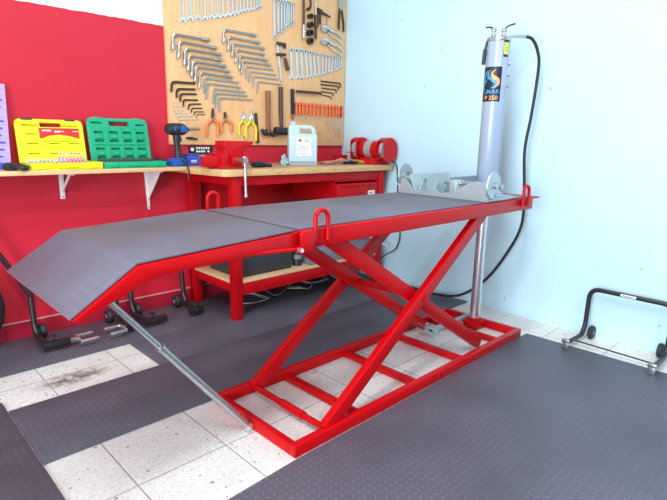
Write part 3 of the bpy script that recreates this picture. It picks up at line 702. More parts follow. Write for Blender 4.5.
for dx, dy in ((.05, -.01), (.06, .01)): gl.tube(spline([(-1.22, -.47, BT+.016), (-1.20+dx*.5, -.47+dy, BT+.015), (-1.19+dx, -.47+dy*1.6, BT+.010)], 5), [.012]*6+[.011]*4+[.008], 8)
single('work_glove', gl, 'rubber', 'black glove lying on the bench right of the vise', 'glove', (-1.235, -.47, BT))
# ------------------------------------------------------------------ jug and small things on the bench
jg = thing('plastic_jug', 'white plastic jug with a handle and a paper label on the bench', 'jug', (-.78, -.37, BT))
Mj = Matrix.Translation((-.78, -.37, BT+.0006)) @ Matrix.Rotation(R(-33), 4, 'Z')
w, dp, h = .100, .058, .280
b = MB().prism([(-dp, 0), (dp, 0), (dp, h-.085), (.030, h-.060), (-.030, h-.060), (-dp, h-.085)], -w, w, 'x', .010, 3)
b.prism([(-w+.001, h-.09), (-.022, h-.09), (-.018, h-.020), (-.034, h-.004), (-w+.010, h-.004), (-w+.001, h-.020)], -.034, .034, 'y', .008, 3)
b.tube(fillet([(-.035, 0, h-.018), (.062, 0, h-.018), (.084, 0, h-.040), (.084, 0, h-.09)], .03, 6), .0165, 14, True)
b.lathe([(.019, 0), (.019, .014)], (-.064, 0, h-.010), 'z', 20)
b.bm.transform(Mj); obj('bottle_body', b, 'jug', jg)
c_ = MB().lathe([(.021, 0), (.022, .002), (.022, .014), (.020, .016)], (-.064, 0, h+.002), 'z', 24); c_.bm.transform(Mj); obj('cap', c_, 'jug', jg)
def jbox(lo, hi, mat, name, par, r=0):
    q = MB().box(lo, hi, r, 1); q.bm.transform(Mj); return obj(name, q, mat, par)
lab = jbox((-.045, -dp-.0012, .070), (.055, -dp+.001, .190), 'paper', 'paper_label', jg)
q = MB().prism([(-.022, .158), (-.008, .172), (-.022, .186), (-.036, .172)], -dp-.0018, -dp-.0010); q.bm.transform(Mj); obj('hazard_diamond', q, 'label_red', lab, label='red hazard diamond')
q = MB()
for k in range(6): q.box((-.036, -dp-.0018, .080+k*.012), (-.036+.076-.012*((k*5) % 3), -dp-.0010, .0835+k*.012))
for k in range(2): q.box((.008, -dp-.0018, .164+k*.010), (.04, -dp-.0010, .169+k*.010))
q.bm.transform(Mj); obj('print_line', q, 'ink', lab)
jbox((-.0962, -dp-.0008, .006), (.0962, dp+.0008, .034), 'jug_foot', 'foot_band', jg, .006)
single('plastic_bag', MB().blob((-.915, -.345, BT+.020), (.028, .022, .024), 12, .32).blob((-.90, -.315, BT+.034), (.018, .016, .035), 17, .3), 'rag', 'crumpled pale blue plastic wrap beside the white jug', 'plastic wrap', (-.94, -.34, BT))
gm = MB().blob((-.46, -.37, BT+.014), (.07, .035, .016), 21, .3).blob((-.39, -.38, BT+.018), (.05, .03, .024), 23, .35)
for k in range(4): gm.tube(spline([(-.48, -.39+.014*k, BT+.014), (-.53, -.395+.018*k, BT+.013), (-.565, -.40+.022*k, BT+.009)], 4), [.011]*4+[.010]*4+[.008], 8)
single('work_glove', gm, 'glove_pink', 'salmon and brown work glove lying on the bench right of the jug', 'glove', (-.42, -.30, BT))
gm = MB().blob((-.28, -.43, BT+.016), (.05, .034, .018), 31, .3)
for k in range(4): gm.tube(spline([(-.275, -.445+.012*k, BT+.016), (-.255, -.46+.018*k, BT+.022), (-.23, -.475+.024*k, BT+.011)], 4), [.011]*4+[.010]*4+[.008], 8)
yg = thing('work_glove', 'yellow and black work glove lying at the foot of the bench grinder', 'glove', (-.24, -.40, BT))
obj('fabric', gm, 'glove_yellow', yg); gm = MB().blob((-.325, -.435, BT+.013), (.042, .032, .0145), 41, .3)
obj('cuff', gm, 'rubber', yg, label='black cuff')
single('screwdriver', MB().lathe([(.011, 0), (.012, .01), (.009, .06), (.011, .08), (.005, .09), (.003, .092), (.003, .16)], (-.40, -.42, BT+.0125), 'x', 10), 'black', 'black tool lying on the bench in front of the grinder', 'screwdriver', (-.4, -.42, BT))
rb = thing('parts_box', 'small red open box on the bench behind the gloves', 'box', (-.215, -.19, BT))
obj('box_body', MB().box((-.255, -.225, BT+.0006), (-.165, -.15, BT+.058), .003), 'vise_red', rb)
obj('rim', MB().box((-.259, -.229, BT+.05), (-.161, -.223, BT+.062), .002).box((-.259, -.152, BT+.05), (-.161, -.146, BT+.062), .002), 'vise_red', rb)
# ------------------------------------------------------------------ bench grinder
gx, gz = -.125, BT+.113
gr = thing('bench_grinder', 'red double wheel bench grinder at the right end of the bench', 'bench grinder', (gx, -.46, BT))
obj('pedestal', MB().prism([(-.075, 0), (.075, 0), (.07, .012), (.045, .05), (-.045, .05), (-.07, .012)], -.56, -.37, 'y', .004, 2, Matrix.Translation((gx, 0, BT+.0006))), 'vise_red', gr)
obj('motor', MB().lathe([(.045, -.095), (.066, -.085), (.068, -.05), (.068, .05), (.066, .085), (.045, .095)], (gx, -.455, gz), 'y', 32), 'vise_red', gr)
obj('motor_label', MB().lathe([(.0686, -.034), (.0688, -.032), (.0688, .032), (.0686, .034)], (gx, -.455, gz), 'y', 32), 'zinc', gr, label='pale metal motor band')
for y, s in ((-.60, -1), (-.315, 1)):
    pr = []
    for k in range(0, 27):                     # guard open towards the left
        a = R(-135 + 270*k/26); pr.append((.092*math.cos(a), .092*math.sin(a)))
    inn = [(.080*p[0]/.092, .080*p[1]/.092) for p in pr]
    gd = MB().prism(pr + inn[::-1], y-.032, y+.032, 'y', 0, 1, Matrix.Translation((gx, 0, gz)))
    gd.prism(pr, y-.036, y-.030, 'y', 0, 1, Matrix.Translation((gx, 0, gz))); gd.prism(pr, y+.030, y+.036, 'y', 0, 1, Matrix.Translation((gx, 0, gz)))
    G = obj('wheel_guard', gd, 'vise_red', gr)
    obj('grinding_wheel', MB().lathe([(.02, -.014), (.074, -.014), (.075, -.011), (.075, .011), (.074, .014), (.02, .014)], (gx, y, gz), 'y', 36), 'wheel_grey', gr, label='grey grinding wheel')
    obj('arbor', MB().lathe([(.012, -.06 if s > 0 else -.03), (.012, .03 if s > 0 else .06)], (gx, y, gz), 'y', 12), 'steel', gr)
    obj('tool_rest', MB().box((gx-.125, y-.028, gz-.03), (gx-.078, y+.028, gz-.024), .001).box((gx-.092, y-.006, gz-.075), (gx-.084, y+.006, gz-.026), .001), 'vise_red', gr)
obj('power_cord', MB().tube(spline([(-.075, -.50, BT+.02), (-.035, -.56, BT+.022), (-.024, -.61, BT+.012), (-.022, -.635, BT-.05), (-.022, -.645, .80), (-.022, -.66, .60), (-.025, -.695, .41), (-.03, -.66, .29), (-.05, -.58, .23), (-.07, -.50, .15), (-.05, -.42, .02)], 8), .005, 8), 'rubber', gr, label='black power cord hanging down the wall')
# ------------------------------------------------------------------ under the bench
LS = .2586
tb = thing('toolbox', 'dark plastic toolbox on the left of the lower bench shelf', 'toolbox', (-1.2, -.33, LS))
obj('box_body', MB().prism([(-.225, 0), (.215, 0), (.225, .17), (-.235, .17)], -.505, -.16, 'y', .008, 2, Matrix.Translation((-1.20, 0, LS))), 'dark_plastic', tb)
obj('lid', MB().box((-1.44, -.513, LS+.172), (-.97, -.152, LS+.22), .008), 'dark_plastic', tb)
for x in (-1.30, -1.09): obj('latch', MB().box((x-.018, -.521, LS+.14), (x+.018, -.5065, LS+.20), .003), 'black_plastic', tb)
bo = thing('bottle', 'small black bottle beside the toolbox on the lower bench shelf', 'bottle', (-.905, -.47, LS))
obj('bottle_body', MB().lathe([(.030, 0), (.034, .004), (.034, .085), (.028, .10), (.015, .112), (.015, .13)], (-.905, -.47, LS), 'z', 20), 'black_plastic', bo)
obj('cap', MB().lathe([(.018, .13), (.018, .155), (.015, .158)], (-.905, -.47, LS), 'z', 16), 'grey_plastic', bo)
obj('paper_label', MB().lathe([(.0344, .05), (.0346, .051), (.0346, .078), (.0344, .079)], (-.905, -.47, LS), 'z', 20), 'grey_plastic', bo)
gb = thing('storage_bin', 'grey plastic bin on the right of the lower bench shelf', 'bin', (-.46, -.34, LS))
b = MB()
for lo, hi in (((-.84, -.545, 0), (-.18, -.15, .006)), ((-.84, -.545, .006), (-.18, -.537, .14)), ((-.84, -.158, .006), (-.18, -.15, .14)), ((-.84, -.537, .006), (-.832, -.158, .14)), ((-.188, -.537, .006), (-.18, -.158, .14))):
    b.box(Vector(lo)*1+Vector((0, 0, LS)), Vector(hi)+Vector((0, 0, LS)), .002)
obj('bin_body', b, 'grey_plastic', gb)
obj('rim', MB().box((-.848, -.553, LS+.134), (-.172, -.544, LS+.146), .002).box((-.848, -.151, LS+.134), (-.172, -.142, LS+.146), .002).box((-.848, -.544, LS+.134), (-.839, -.151, LS+.146), .002).box((-.181, -.544, LS+.134), (-.172, -.151, LS+.146), .002), 'grey_plastic', gb)
single('work_glove', MB().blob((-.40, -.47, LS+.135), (.045, .035, .06), 51, .3).tube([(-.41, -.47, LS+.16), (-.43, -.48, LS+.21)], [.016, .010], 8), 'yellow_grip', 'yellow glove sticking out of the grey bin', 'glove', (-.40, -.47, LS+.09))
single('crumpled_bag', MB().blob((-.27, -.36, LS+.125), (.055, .07, .075), 57, .2), 'rubber', 'black plastic bag stuffed in the grey bin', 'bag', (-.25, -.36, LS+.08))
single('metal_rod', MB().cyl((-.33, -.51, LS+.02), (-.25, -.52, LS+.20), .008, seg=10), 'steel', 'short steel rod leaning in the grey bin', 'rod', (-.33, -.51, LS+.02))
single('pole', MB().cyl((-.31, -.59, .428), (-.055, -.59, .305), .010, seg=12), 'white_metal', 'white pole sticking out past the right bench leg', 'pole', (-.14, -.59, .36))
single('crumpled_bag', MB().blob((-.70, -.34, LS+.082), (.07, .09, .078), 61, .2), 'dark_plastic', 'dark bag lying at the left end inside the grey bin', 'bag', (-.70, -.34, LS+.01))
rnd = random.Random(5)
for k in range(5):
    cxx, cyy = -1.16+.215*k, -.30+.05*(k % 2); pts = []
    for i in range(9):
        a = i*1.05+k; rr = .07+.05*rnd.random(); pts.append((cxx+rr*1.0*math.cos(a), cyy+rr*math.sin(a), .014+.012*(i % 3)+.004*k))
    single('electric_cable', MB().tube(spline(pts, 6), .0042, 6), 'beige_cable' if k % 2 == 0 else 'grey_plastic', ('pale' if k % 2 == 0 else 'grey') + ' loose cable under the bench, ' + rank(k, 5, 'left', 'right') + ' of five', 'cable', (cxx, cyy, .0075), 'tangled cables under the bench')

# tool places on the board, metres (x, z)
T = {'open_end': [(-1.4821, 1.8293), (-1.4296, 1.8506), (-1.375, 1.8648), (-1.3239, 1.8706), (-1.273, 1.8867), (-1.2303, 1.8967), (-1.1885, 1.9091), (-1.1491, 1.9236), (-1.1117, 1.9361), (-1.0826, 1.946), (-1.0491, 1.9599), (-1.0218, 1.9735), (-0.9918, 1.9843), (-0.9632, 1.9931), (-0.9351, 2.0025), (-0.911, 2.0157), (-0.8937, 2.0246), (-0.8772, 2.0341)], 'ring': [(-0.7573, 1.85, -0.7615, 2.1276), (-0.7222, 1.8852, -0.7216, 2.1151), (-0.6923, 1.9053, -0.6921, 2.1173), (-0.665, 1.9253, -0.6652, 2.1189), (-0.6432, 1.9417, -0.6408, 2.12), (-0.6251, 1.9535, -0.6228, 2.12), (-0.6012, 1.9656, -0.599, 2.1202), (-0.58, 1.9828, -0.5769, 2.1202)], 'combo': [(-0.5994, 1.7939, -0.5935, 1.5684), (-0.5473, 1.797, -0.5326, 1.5782), (-0.4983, 1.7996, -0.4879, 1.5822), (-0.4576, 1.801, -0.4311, 1.5925), (-0.409, 1.7998, -0.3923, 1.602), (-0.3681, 1.7975, -0.3531, 1.6138), (-0.3286, 1.7949, -0.3078, 1.6218), (-0.2779, 1.7958, -0.2687, 1.6339), (-0.2372, 1.7947, -0.239, 1.6443), (-0.2017, 1.7951, -0.2047, 1.6561), (-0.1668, 1.797, -0.1688, 1.6681), (-0.1316, 1.7989, -0.1394, 1.6788), (-0.1098, 1.7999, -0.1097, 1.6896), (-0.089, 1.8008, -0.0857, 1.6998), (-0.0669, 1.8011, -0.0639, 1.7146)], 'lsock_a': [(-1.5667, 1.6686, -1.564, 1.7624, -1.3057, 1.7606), (-1.5315, 1.6253, -1.5226, 1.7247, -1.2551, 1.7181), (-1.4896, 1.5884, -1.4852, 1.6849, -1.2201, 1.682), (-1.4665, 1.553, -1.4603, 1.647, -1.2126, 1.646), (-1.443, 1.522, -1.4319, 1.6143, -1.1846, 1.6118), (-1.419, 1.4925, -1.4101, 1.584, -1.156, 1.5803), (-1.3898, 1.4541, -1.3801, 1.5511, -1.1311, 1.5441), (-1.3499, 1.4286, -1.3405, 1.5209, -1.0785, 1.515), (-1.3379, 1.3891, -1.3245, 1.488, -1.0617, 1.4849), (-1.2837, 1.3633, -1.2744, 1.4575, -1.0218, 1.4562), (-1.2675, 1.3374, -1.2575, 1.4296, -1.0043, 1.4322), (-1.2402, 1.3091, -1.2334, 1.4018, -0.9597, 1.4063)], 'lsock_b': [(-1.1928, 1.761, -1.1927, 1.8447, -0.9288, 1.8458), (-1.1594, 1.7183, -1.1571, 1.8027, -0.8974, 1.801), (-1.1284, 1.6847, -1.124, 1.7633, -0.8555, 1.7675), (-1.0993, 1.6464, -1.0949, 1.7296, -0.8559, 1.7274), (-1.0691, 1.6042, -1.0671, 1.692, -0.8284, 1.691), (-1.0513, 1.5781, -1.0446, 1.6598, -0.8005, 1.6617), (-1.0116, 1.5457, -1.0092, 1.6284, -0.7704, 1.6315), (-0.9898, 1.5233, -0.9748, 1.5991, -0.7454, 1.5974), (-0.9558, 1.49, -0.9485, 1.5692, -0.7267, 1.5673), (-0.9176, 1.457, -0.9068, 1.5373, -0.6984, 1.5341)], 'hexL': [(-1.5856, 1.4143, -1.5797, 1.4772, -1.418, 1.4801), (-1.5514, 1.383, -1.5475, 1.4361, -1.4159, 1.4432), (-1.526, 1.3599, -1.5238, 1.4071, -1.4076, 1.413), (-1.5049, 1.33, -1.5037, 1.3725, -1.3996, 1.3761), (-1.4707, 1.3123, -1.4656, 1.3467, -1.3767, 1.3532), (-1.4498, 1.2931, -1.4442, 1.3226, -1.3673, 1.3261), (-1.4279, 1.2769, -1.4254, 1.3013, -1.3546, 1.3035), (-1.4101, 1.2616, -1.4062, 1.2843, -1.3454, 1.2864)], 'hexS': [(-1.5782, 1.329, -1.5792, 1.3505, -1.5323, 1.3459), (-1.5725, 1.3046, -1.5748, 1.3292, -1.5015, 1.3271), (-1.5686, 1.2862, -1.5704, 1.3047, -1.4975, 1.3053), (-1.5619, 1.2678, -1.5629, 1.2883, -1.471, 1.2889), (-1.5496, 1.2477, -1.5514, 1.2683, -1.4331, 1.2734), (-1.5428, 1.2278, -1.539, 1.2481, -1.3978, 1.2537)], 'hexR': [(-0.0704, 1.5597, -0.0645, 1.596, -0.2898, 1.5937), (-0.0896, 1.5375, -0.0908, 1.5716, -0.2892, 1.5684), (-0.1146, 1.5118, -0.112, 1.5406, -0.2809, 1.5414), (-0.1474, 1.4849, -0.1482, 1.5109, -0.2803, 1.5152), (-0.1686, 1.4612, -0.1726, 1.4808, -0.2875, 1.4907)], 'driver': [(-0.5496, 1.417, -0.5489, 1.3235, -0.5486, 1.2744), (-0.518, 1.4169, -0.5172, 1.3233, -0.5167, 1.268), (-0.484, 1.4168, -0.483, 1.3232, -0.4825, 1.2693), (-0.4423, 1.4166, -0.4411, 1.3231, -0.4405, 1.2746), (-0.4074, 1.4165, -0.406, 1.3229, -0.4054, 1.2798), (-0.3646, 1.4164, -0.363, 1.3228, -0.3623, 1.2853), (-0.32, 1.4162, -0.3182, 1.3226, -0.3175, 1.287), (-0.2793, 1.416, -0.2772, 1.3225, -0.2763, 1.2846), (-0.2289, 1.4159, -0.2266, 1.3223, -0.2248, 1.2505), (-0.1903, 1.4157, -0.1877, 1.3222, -0.1847, 1.209), (-0.1535, 1.4156, -0.1507, 1.322, -0.1474, 1.2082), (-0.1151, 1.4154, -0.1121, 1.3219, -0.1071, 1.1599), (-0.0856, 1.4153, -0.0826, 1.3218, -0.077, 1.1521), (-0.0559, 1.4152, -0.0527, 1.3217, -0.047, 1.1567)], 'disc': [(-0.4211, 2.0552), (-0.4202, 1.9939), (-0.4214, 1.9362), (-0.4206, 1.8771)]}
M = {'extA': [(-0.4847, 2.2147), (-0.4821, 1.9842), (-0.482, 1.8887)], 'extB': [(-0.3613, 2.2388), (-0.3583, 2.0728), (-0.3567, 1.9858), (-0.3573, 1.9019)], 'hook': [(-0.4273, 2.198), (-0.4113, 2.1518), (-0.421, 2.1148), (-0.4462, 2.0976)], 'ham': [(-0.3378, 2.1008), (-0.2038, 2.1194), (-0.3114, 2.0981), (-0.3097, 2.0185)], 'plA': [(-0.2983, 1.9837), (-0.0628, 1.9507)], 'plB': [(-0.2962, 1.8912), (-0.0616, 1.8507)], 'thin': [(-0.2362, 2.1036), (-0.2312, 1.9939)], 'bigpl': [(-0.0852, 2.2633), (-0.0878, 2.1737), (-0.1039, 2.0057), (-0.0494, 1.9986)], 'clamp': [(-0.7353, 1.8181), (-0.6936, 1.556), (-0.6554, 1.8197), (-0.7421, 1.7412), (-0.6582, 1.7478), (-0.6668, 1.7256), (-0.6388, 1.6399)], 'orange1': [(-1.2895, 1.3296), (-1.2901, 1.2665), (-1.3423, 1.142), (-1.2582, 1.1394)], 'orange2': [(-1.1955, 1.3106), (-1.192, 1.2665), (-1.2238, 1.1684), (-1.1471, 1.1742)], 'yel1': [(-1.0414, 1.3223), (-1.0426, 1.2643), (-1.0789, 1.1549), (-1.0328, 1.1515)], 'yel2': [(-0.9827, 1.3294), (-0.9751, 1.2627), (-1.0193, 1.1306), (-0.9348, 1.1145)], 'file': [(-0.9302, 1.3166), (-0.915, 1.114)], 'claw': [(-0.8293, 1.4776), (-0.8289, 1.1916), (-0.8868, 1.1902), (-0.7567, 1.1491)], 'mallet': [(-0.7079, 1.5155), (-0.7065, 1.2316), (-0.7727, 1.193), (-0.6358, 1.1963)], 'bar': [(-0.5893, 1.5104), (-0.5853, 1.3256)], 'rail': [(-0.5511, 1.4964), (-0.2987, 1.5)], 'rodA': [(-1.5361, 1.1902), (-1.3941, 1.1941)], 'rodB': [(-1.496, 1.1304), (-1.4118, 1.1251)], 'board': [(-1.6095, 1.9497), (-1.6102, 1.1034), (-0.0565, 1.0814), (-0.05, 2.2402)]}

# ================================================================== wheel and paddock stands
wh = thing('motorcycle_wheel', 'black motorcycle tyre standing against the red wall at the left edge', 'wheel', (-2.87, -.10, 0))
c = (-2.865, -.105, .2405); rr = .232-.055
prof = [(rr+.055*math.cos(R(a)), .058*math.sin(R(a))) for a in range(-120, 121, 20)]
obj('tyre', MB().lathe(prof, c, 'y', 48), 'rubber', wh)
obj('rim', MB().lathe([(.02, -.03), (rr-.03, -.022), (rr-.02, -.03), (rr-.02, .03), (rr-.03, .022), (.02, .03)], c, 'y', 40), 'dark_steel', wh)
obj('hub', MB().lathe([(.03, -.05), (.035, -.045), (.035, .045), (.03, .05)], c, 'y', 20), 'steel', wh)

FM = .0072       # top of the rubber mat by the wall
def stand_back(label, xl, xr, ztop, fork_l=True, fork_r=True, handle=False, stepl=.16, stepr=.16):
    """paddock stand leaning on the back wall: wheels at the wall, adapters towards the room"""
    t = thing('paddock_stand', label, 'paddock stand', ((xl+xr)/2, -.2, 0), 'black paddock stands along the red wall')
    yb = -.115
    pts = [(xl, -.30, .052), (xl, yb-.02, .040), (xl, yb+.01, .09), (xl, yb+.04, ztop), (xr, yb+.04, ztop), (xr, yb+.01, .09), (xr, yb-.02, .040), (xr, -.30, .052)]
    obj('frame', MB().tube(fillet(pts, .075, 7), .0155, 12), 'black', t)
    for x, s in ((xl, 1), (xr, -1)):
        obj('axle', MB().cyl((x+s*.005, yb+.035, FM+.043), (x+s*.055, yb+.035, FM+.043), .008), 'steel', t)
        w_ = obj('wheel', MB().lathe([(.02, -.016), (.038, -.016), (.043, -.009), (.043, .009), (.038, .016), (.02, .016)], (x+s*.042, yb+.035, FM+.043), 'x', 24), 'rubber', t)
        obj('wheel_hub', MB().lathe([(.013, -.019), (.013, .019)], (x+s*.042, yb+.035, FM+.043), 'x', 14), 'grey_plastic', w_)
        d_ = .16 if s > 0 else .16
        L_ = stepl if s > 0 else stepr
        a = MB().box((min(x-s*.02, x+s*L_*.75), -.335, FM+.018), (max(x-s*.02, x+s*L_*.75), -.297, FM+.056), .003)
        ad = obj('adapter', a, 'black', t)
        obj('clamp_knob', MB().cyl((x+s*.03, -.316, FM+.056), (x+s*.03, -.316, FM+.075), .006).lathe([(.008, .075), (.02, .078), (.02, .088), (.008, .092)], (x+s*.03, -.316, FM), 'z', 10), 'black_plastic', ad)
        if (s > 0 and fork_l) or (s < 0 and fork_r):
            e = x+s*L_
            obj('slide_bar', MB().box((min(x+s*.04, e), -.328, FM+.024), (max(x+s*.04, e), -.304, FM+.050), .002), 'steel', ad)
            f = MB().box((min(e, e+s*.008), -.375, FM+.026), (max(e, e+s*.008), -.265, FM+.048), .001)
            for y in (-.368, -.272): f.box((min(e, e+s*.095), y-.008, FM+.029), (max(e, e+s*.095), y+.008, FM+.045), .003)
            obj('fork', f, 'chrome', ad, label='bright steel U-shaped fork')
    if handle:
        obj('handle_bar', MB().tube(fillet([(xl, yb+.025, ztop*.80), (xl-.06, yb+.03, ztop+.06), (xl-.26, yb+.03, ztop+.46)], .05), .0135, 12), 'black', t)
    return t
stand_back('black paddock stand under the ramp tip with two steel forks', -2.505, -2.05, .33, True, True, True, .15, .05)
stand_back('black paddock stand beside the left bench legs', -1.955, -1.60, .34, False, False, False, .16, .10)
def right_stand():
    t = thing('paddock_stand', 'black paddock stand with small wheels against the pale right wall', 'paddock stand', (-.2, -2.4, 0))
    xa, xb = -.065, -.345; yl, yr = -2.168, -2.60
    pts = [(xb, yl, .040), (xa-.05, yl, .030), (xa-.01, yl, .08), (xa, yl, .31), (xa, yr, .31), (xa-.01, yr, .08), (xa-.05, yr, .030), (xb, yr, .040)]
    obj('frame', MB().tube(fillet(pts, .06, 7), .0135, 12), 'black', t)
    st_ = obj('tube_label', MB().box((xa-.015, -2.415, .304), (xa-.0125, -2.335, .318), .001), 'white_ink', t, label='small white sticker on the top tube')
    obj('print_line', MB().box((xa-.0156, -2.405, .309), (xa-.0149, -2.345, .313)), 'ink', st_)
    for y, s in ((yl, -1), (yr, 1)):
        w_ = obj('wheel', MB().lathe([(.018, -.014), (.034, -.014), (.040, -.008), (.040, .008), (.034, .014), (.018, .014)], (xa+.012, y+s*.034, .0405), 'y', 24), 'rubber', t)
        obj('wheel_hub', MB().lathe([(.012, -.017), (.012, .017)], (xa+.012, y+s*.034, .0405), 'y', 14), 'grey_plastic', w_)
        b = MB().box((xb-.018, y-.016, .0085), (xb+.006, y+.016, .052), .002)
        b.box((xb-.022, y-.02, .048), (xb-.010, y+.02, .068), .002)
        obj('bracket', b, 'steel', t, label='steel support bracket')
        obj('rubber_pad', MB().box((xb-.010, y-.019, .052), (xb+.014, y+.019, .062), .003), 'rubber', t)
    obj('cross_rod', MB().cyl((-.225, yl, .026), (-.245, yr, .026), .0045, seg=8), 'black', t)
    obj('handle', MB().tube(fillet([(xa, yr+.02, .31), (xa-.005, yr-.02, .36), (xa-.01, yr-.06, .48)], .03), .016, 12), 'black', t)
right_stand()

# ================================================================== tool board and hanging tools
BF = -.0215     # front face of the board
single('tool_board', MB().box((-1.605, BF, 1.088), (-.010, -.0008, 2.34), .001), 'board', 'large wooden tool board on the wall full of hanging hand tools', 'tool board', (-.82, -.01, 1.088))
ty = BF-.001    # back of the hanging tools
def P(p, d=.006): return Vector((p[0], ty-d, p[1]))
def wrench_open(p, i, n, L):
    x, z = p; k = .55+.45*(1-i/(n-1)); w = .0145*k
    t = thing('wrench', 'open-end wrench in the top left row, ' + rank(i, n, 'left', 'right'), 'wrench', (x, ty, z), 'wrenches in the top left row')
    dx = -.012*(i/n)
    obj('shaft', MB().box((x-w*.62, ty-.007, z+.03*k), (x+w*.62, ty-.002, z+L), .0015), 'chrome', t)
    hr = .0235*k; pr = []
    for a in range(-35, 216, 12): pr.append((x+hr*math.cos(R(a)), z+hr*.9+hr*math.sin(R(a))))
    pr += [(x-hr*.42, z+hr*.45), (x-hr*.40, z+hr*1.0), (x+hr*.40, z+hr*1.0), (x+hr*.42, z+hr*.45)]
    obj('jaw', MB().prism(pr, ty-.009, ty-.0005, 'y', .0008, 1), 'chrome', t)
    return t
n = len(T['open_end'])
for i, p in enumerate(T['open_end']): wrench_open(p, i, n, .40-.012*i)
n = len(T['ring'])
for i, (x0, z0, x1, z1) in enumerate(T['ring']):
    k = .6+.4*(1-i/(n-1)); t = thing('wrench', 'ring wrench in the bunch at the top centre, ' + rank(i, n, 'left', 'right'), 'wrench', (x0, ty, z0), 'ring wrenches at the top centre')
    obj('shaft', MB().beam((x0, ty-.006, z0+.02), (x1, ty-.006, z1-.012), .005, .019*k, .001), 'chrome', t)
    for (x, z) in ((x0, z0+.010), (x1, z1-.006)):
        obj('ring', MB().lathe([(.0075*k, -.006), (.0155*k, -.006), (.0165*k, -.003), (.0165*k, .003), (.0155*k, .006), (.0075*k, .006), (.0075*k, -.006)], (x, ty-.0068, z), 'y', 16), 'chrome', t)
n = len(T['combo'])
for i, (x0, z0, x1, z1) in enumerate(T['combo']):
    k = .5+.5*(1-i/(n-1)); t = thing('wrench', 'combination wrench in the lower right row, ' + rank(i, n, 'left', 'right'), 'wrench', (x1, ty, z1), 'combination wrenches in the lower right row')
    obj('shaft', MB().beam((x0, ty-.005, z0-.012), (x1, ty-.005, z1+.022*k), .005, .025*k, .001), 'chrome', t)
    obj('ring', MB().lathe([(.009*k, -.005), (.019*k, -.005), (.020*k, 0), (.019*k, .005), (.009*k, .005), (.009*k, -.005)], (x0, ty-.0058, z0-.004), 'y', 16), 'chrome', t)
    hr = .022*k; pr = []
    for a in range(-40, 221, 14): pr.append((x1+hr*math.cos(R(a)), z1+hr+hr*math.sin(R(a))))
    pr += [(x1-hr*.4, z1+hr*.4), (x1-hr*.4, z1+hr*1.1), (x1+hr*.4, z1+hr*1.1), (x1+hr*.4, z1+hr*.4)]
    obj('jaw', MB().prism(pr, ty-.008, ty-.0005, 'y', .0008, 1), 'chrome', t)
def ell(d, label, r, mat, group, sock, cat='wrench', name='socket_wrench'):
    b_, c_, e_ = (d[0], d[1]), (d[2], d[3]), (d[4], d[5])
    dp = (r*1.6 if sock else r)+.0005
    t = thing(name, label, cat, (c_[0], ty, c_[1]), group)
    obj('shaft', MB().tube(fillet([P(b_, dp), P(c_, dp), P(e_, dp)], r*3.2, 5), r, 8 if sock else 6), mat, t)
    if sock:
        for p_, q_ in ((b_, c_), (e_, c_)):
            a = P(p_, dp); u = (P(q_, dp)-a).normalized(); L = r*4.6 if p_ is b_ else r*6.5
            obj('socket_end', MB().tube([a, a+u*L*.8, a+u*L], [r*1.55, r*1.55, r*1.05], 12), mat, t)
n = len(T['lsock_a'])
for i, d in enumerate(T['lsock_a']): ell(d, 'angled socket wrench in the large left fan, ' + rank(i, n, 'top', 'bottom'), (.0086-.00024*i), 'steel', 'angled socket wrenches in the left fan', i < 7)
n = len(T['lsock_b'])
for i, d in enumerate(T['lsock_b']): ell(d, 'angled socket wrench in the smaller right fan, ' + rank(i, n, 'top', 'bottom'), (.0074-.00022*i), 'steel', 'angled socket wrenches in the right fan', i < 6)
n = len(T['hexL'])
for i, d in enumerate(T['hexL']): ell(d, 'dark hex key stacked at the board left edge, ' + rank(i, n, 'top', 'bottom'), .0078-.00075*i, 'black_oxide', 'dark hex keys at the left edge', False, 'hex key', 'hex_key')
n = len(T['hexS'])
for i, d in enumerate(T['hexS']): ell(d, 'tiny pale hex key at the board lower left, ' + rank(i, n, 'top', 'bottom'), .0019+.0003*i, 'chrome', 'small hex keys at the lower left', False, 'hex key', 'hex_key')
n = len(T['hexR'])
for i, d in enumerate(T['hexR']): ell(d, 'dark hex key stacked near the board right edge, ' + rank(i, n, 'top', 'bottom'), .0055-.0004*i, 'black_oxide', 'dark hex keys at the right edge', False, 'hex key', 'hex_key')
n = len(T['driver'])
for i, (x, zt, x2, zm, x3, zb) in enumerate(T['driver']):
    red = i == n-1
    t = thing('screwdriver', ('red' if red else 'orange') + ' handled screwdriver in the lower right row, ' + rank(i, n, 'left', 'right'), 'screwdriver', (x, ty, zb), 'screwdrivers in the lower right row')
    r = .0118 if i < 11 else .0105
    obj('handle', MB().lathe([(r*.6, zt), (r*.9, zt-.004), (r, zt-.02), (r*.8, zt-.05), (r*.95, zm+.016), (r*.7, zm)], (x, ty-.013, 0), 'z', 12), 'red_plastic' if red else 'orange', t)
    obj('band', MB().lathe([(r*1.03, zt-.028), (r*1.03, zt-.022)], (x, ty-.013, 0), 'z', 12), 'label_red', t, label='red band')
    obj('blade', MB().lathe([(.0028, zm+.002), (.0028, zb+.006), (.0014, zb)], (x, ty-.013, 0), 'z', 8), 'chrome', t)
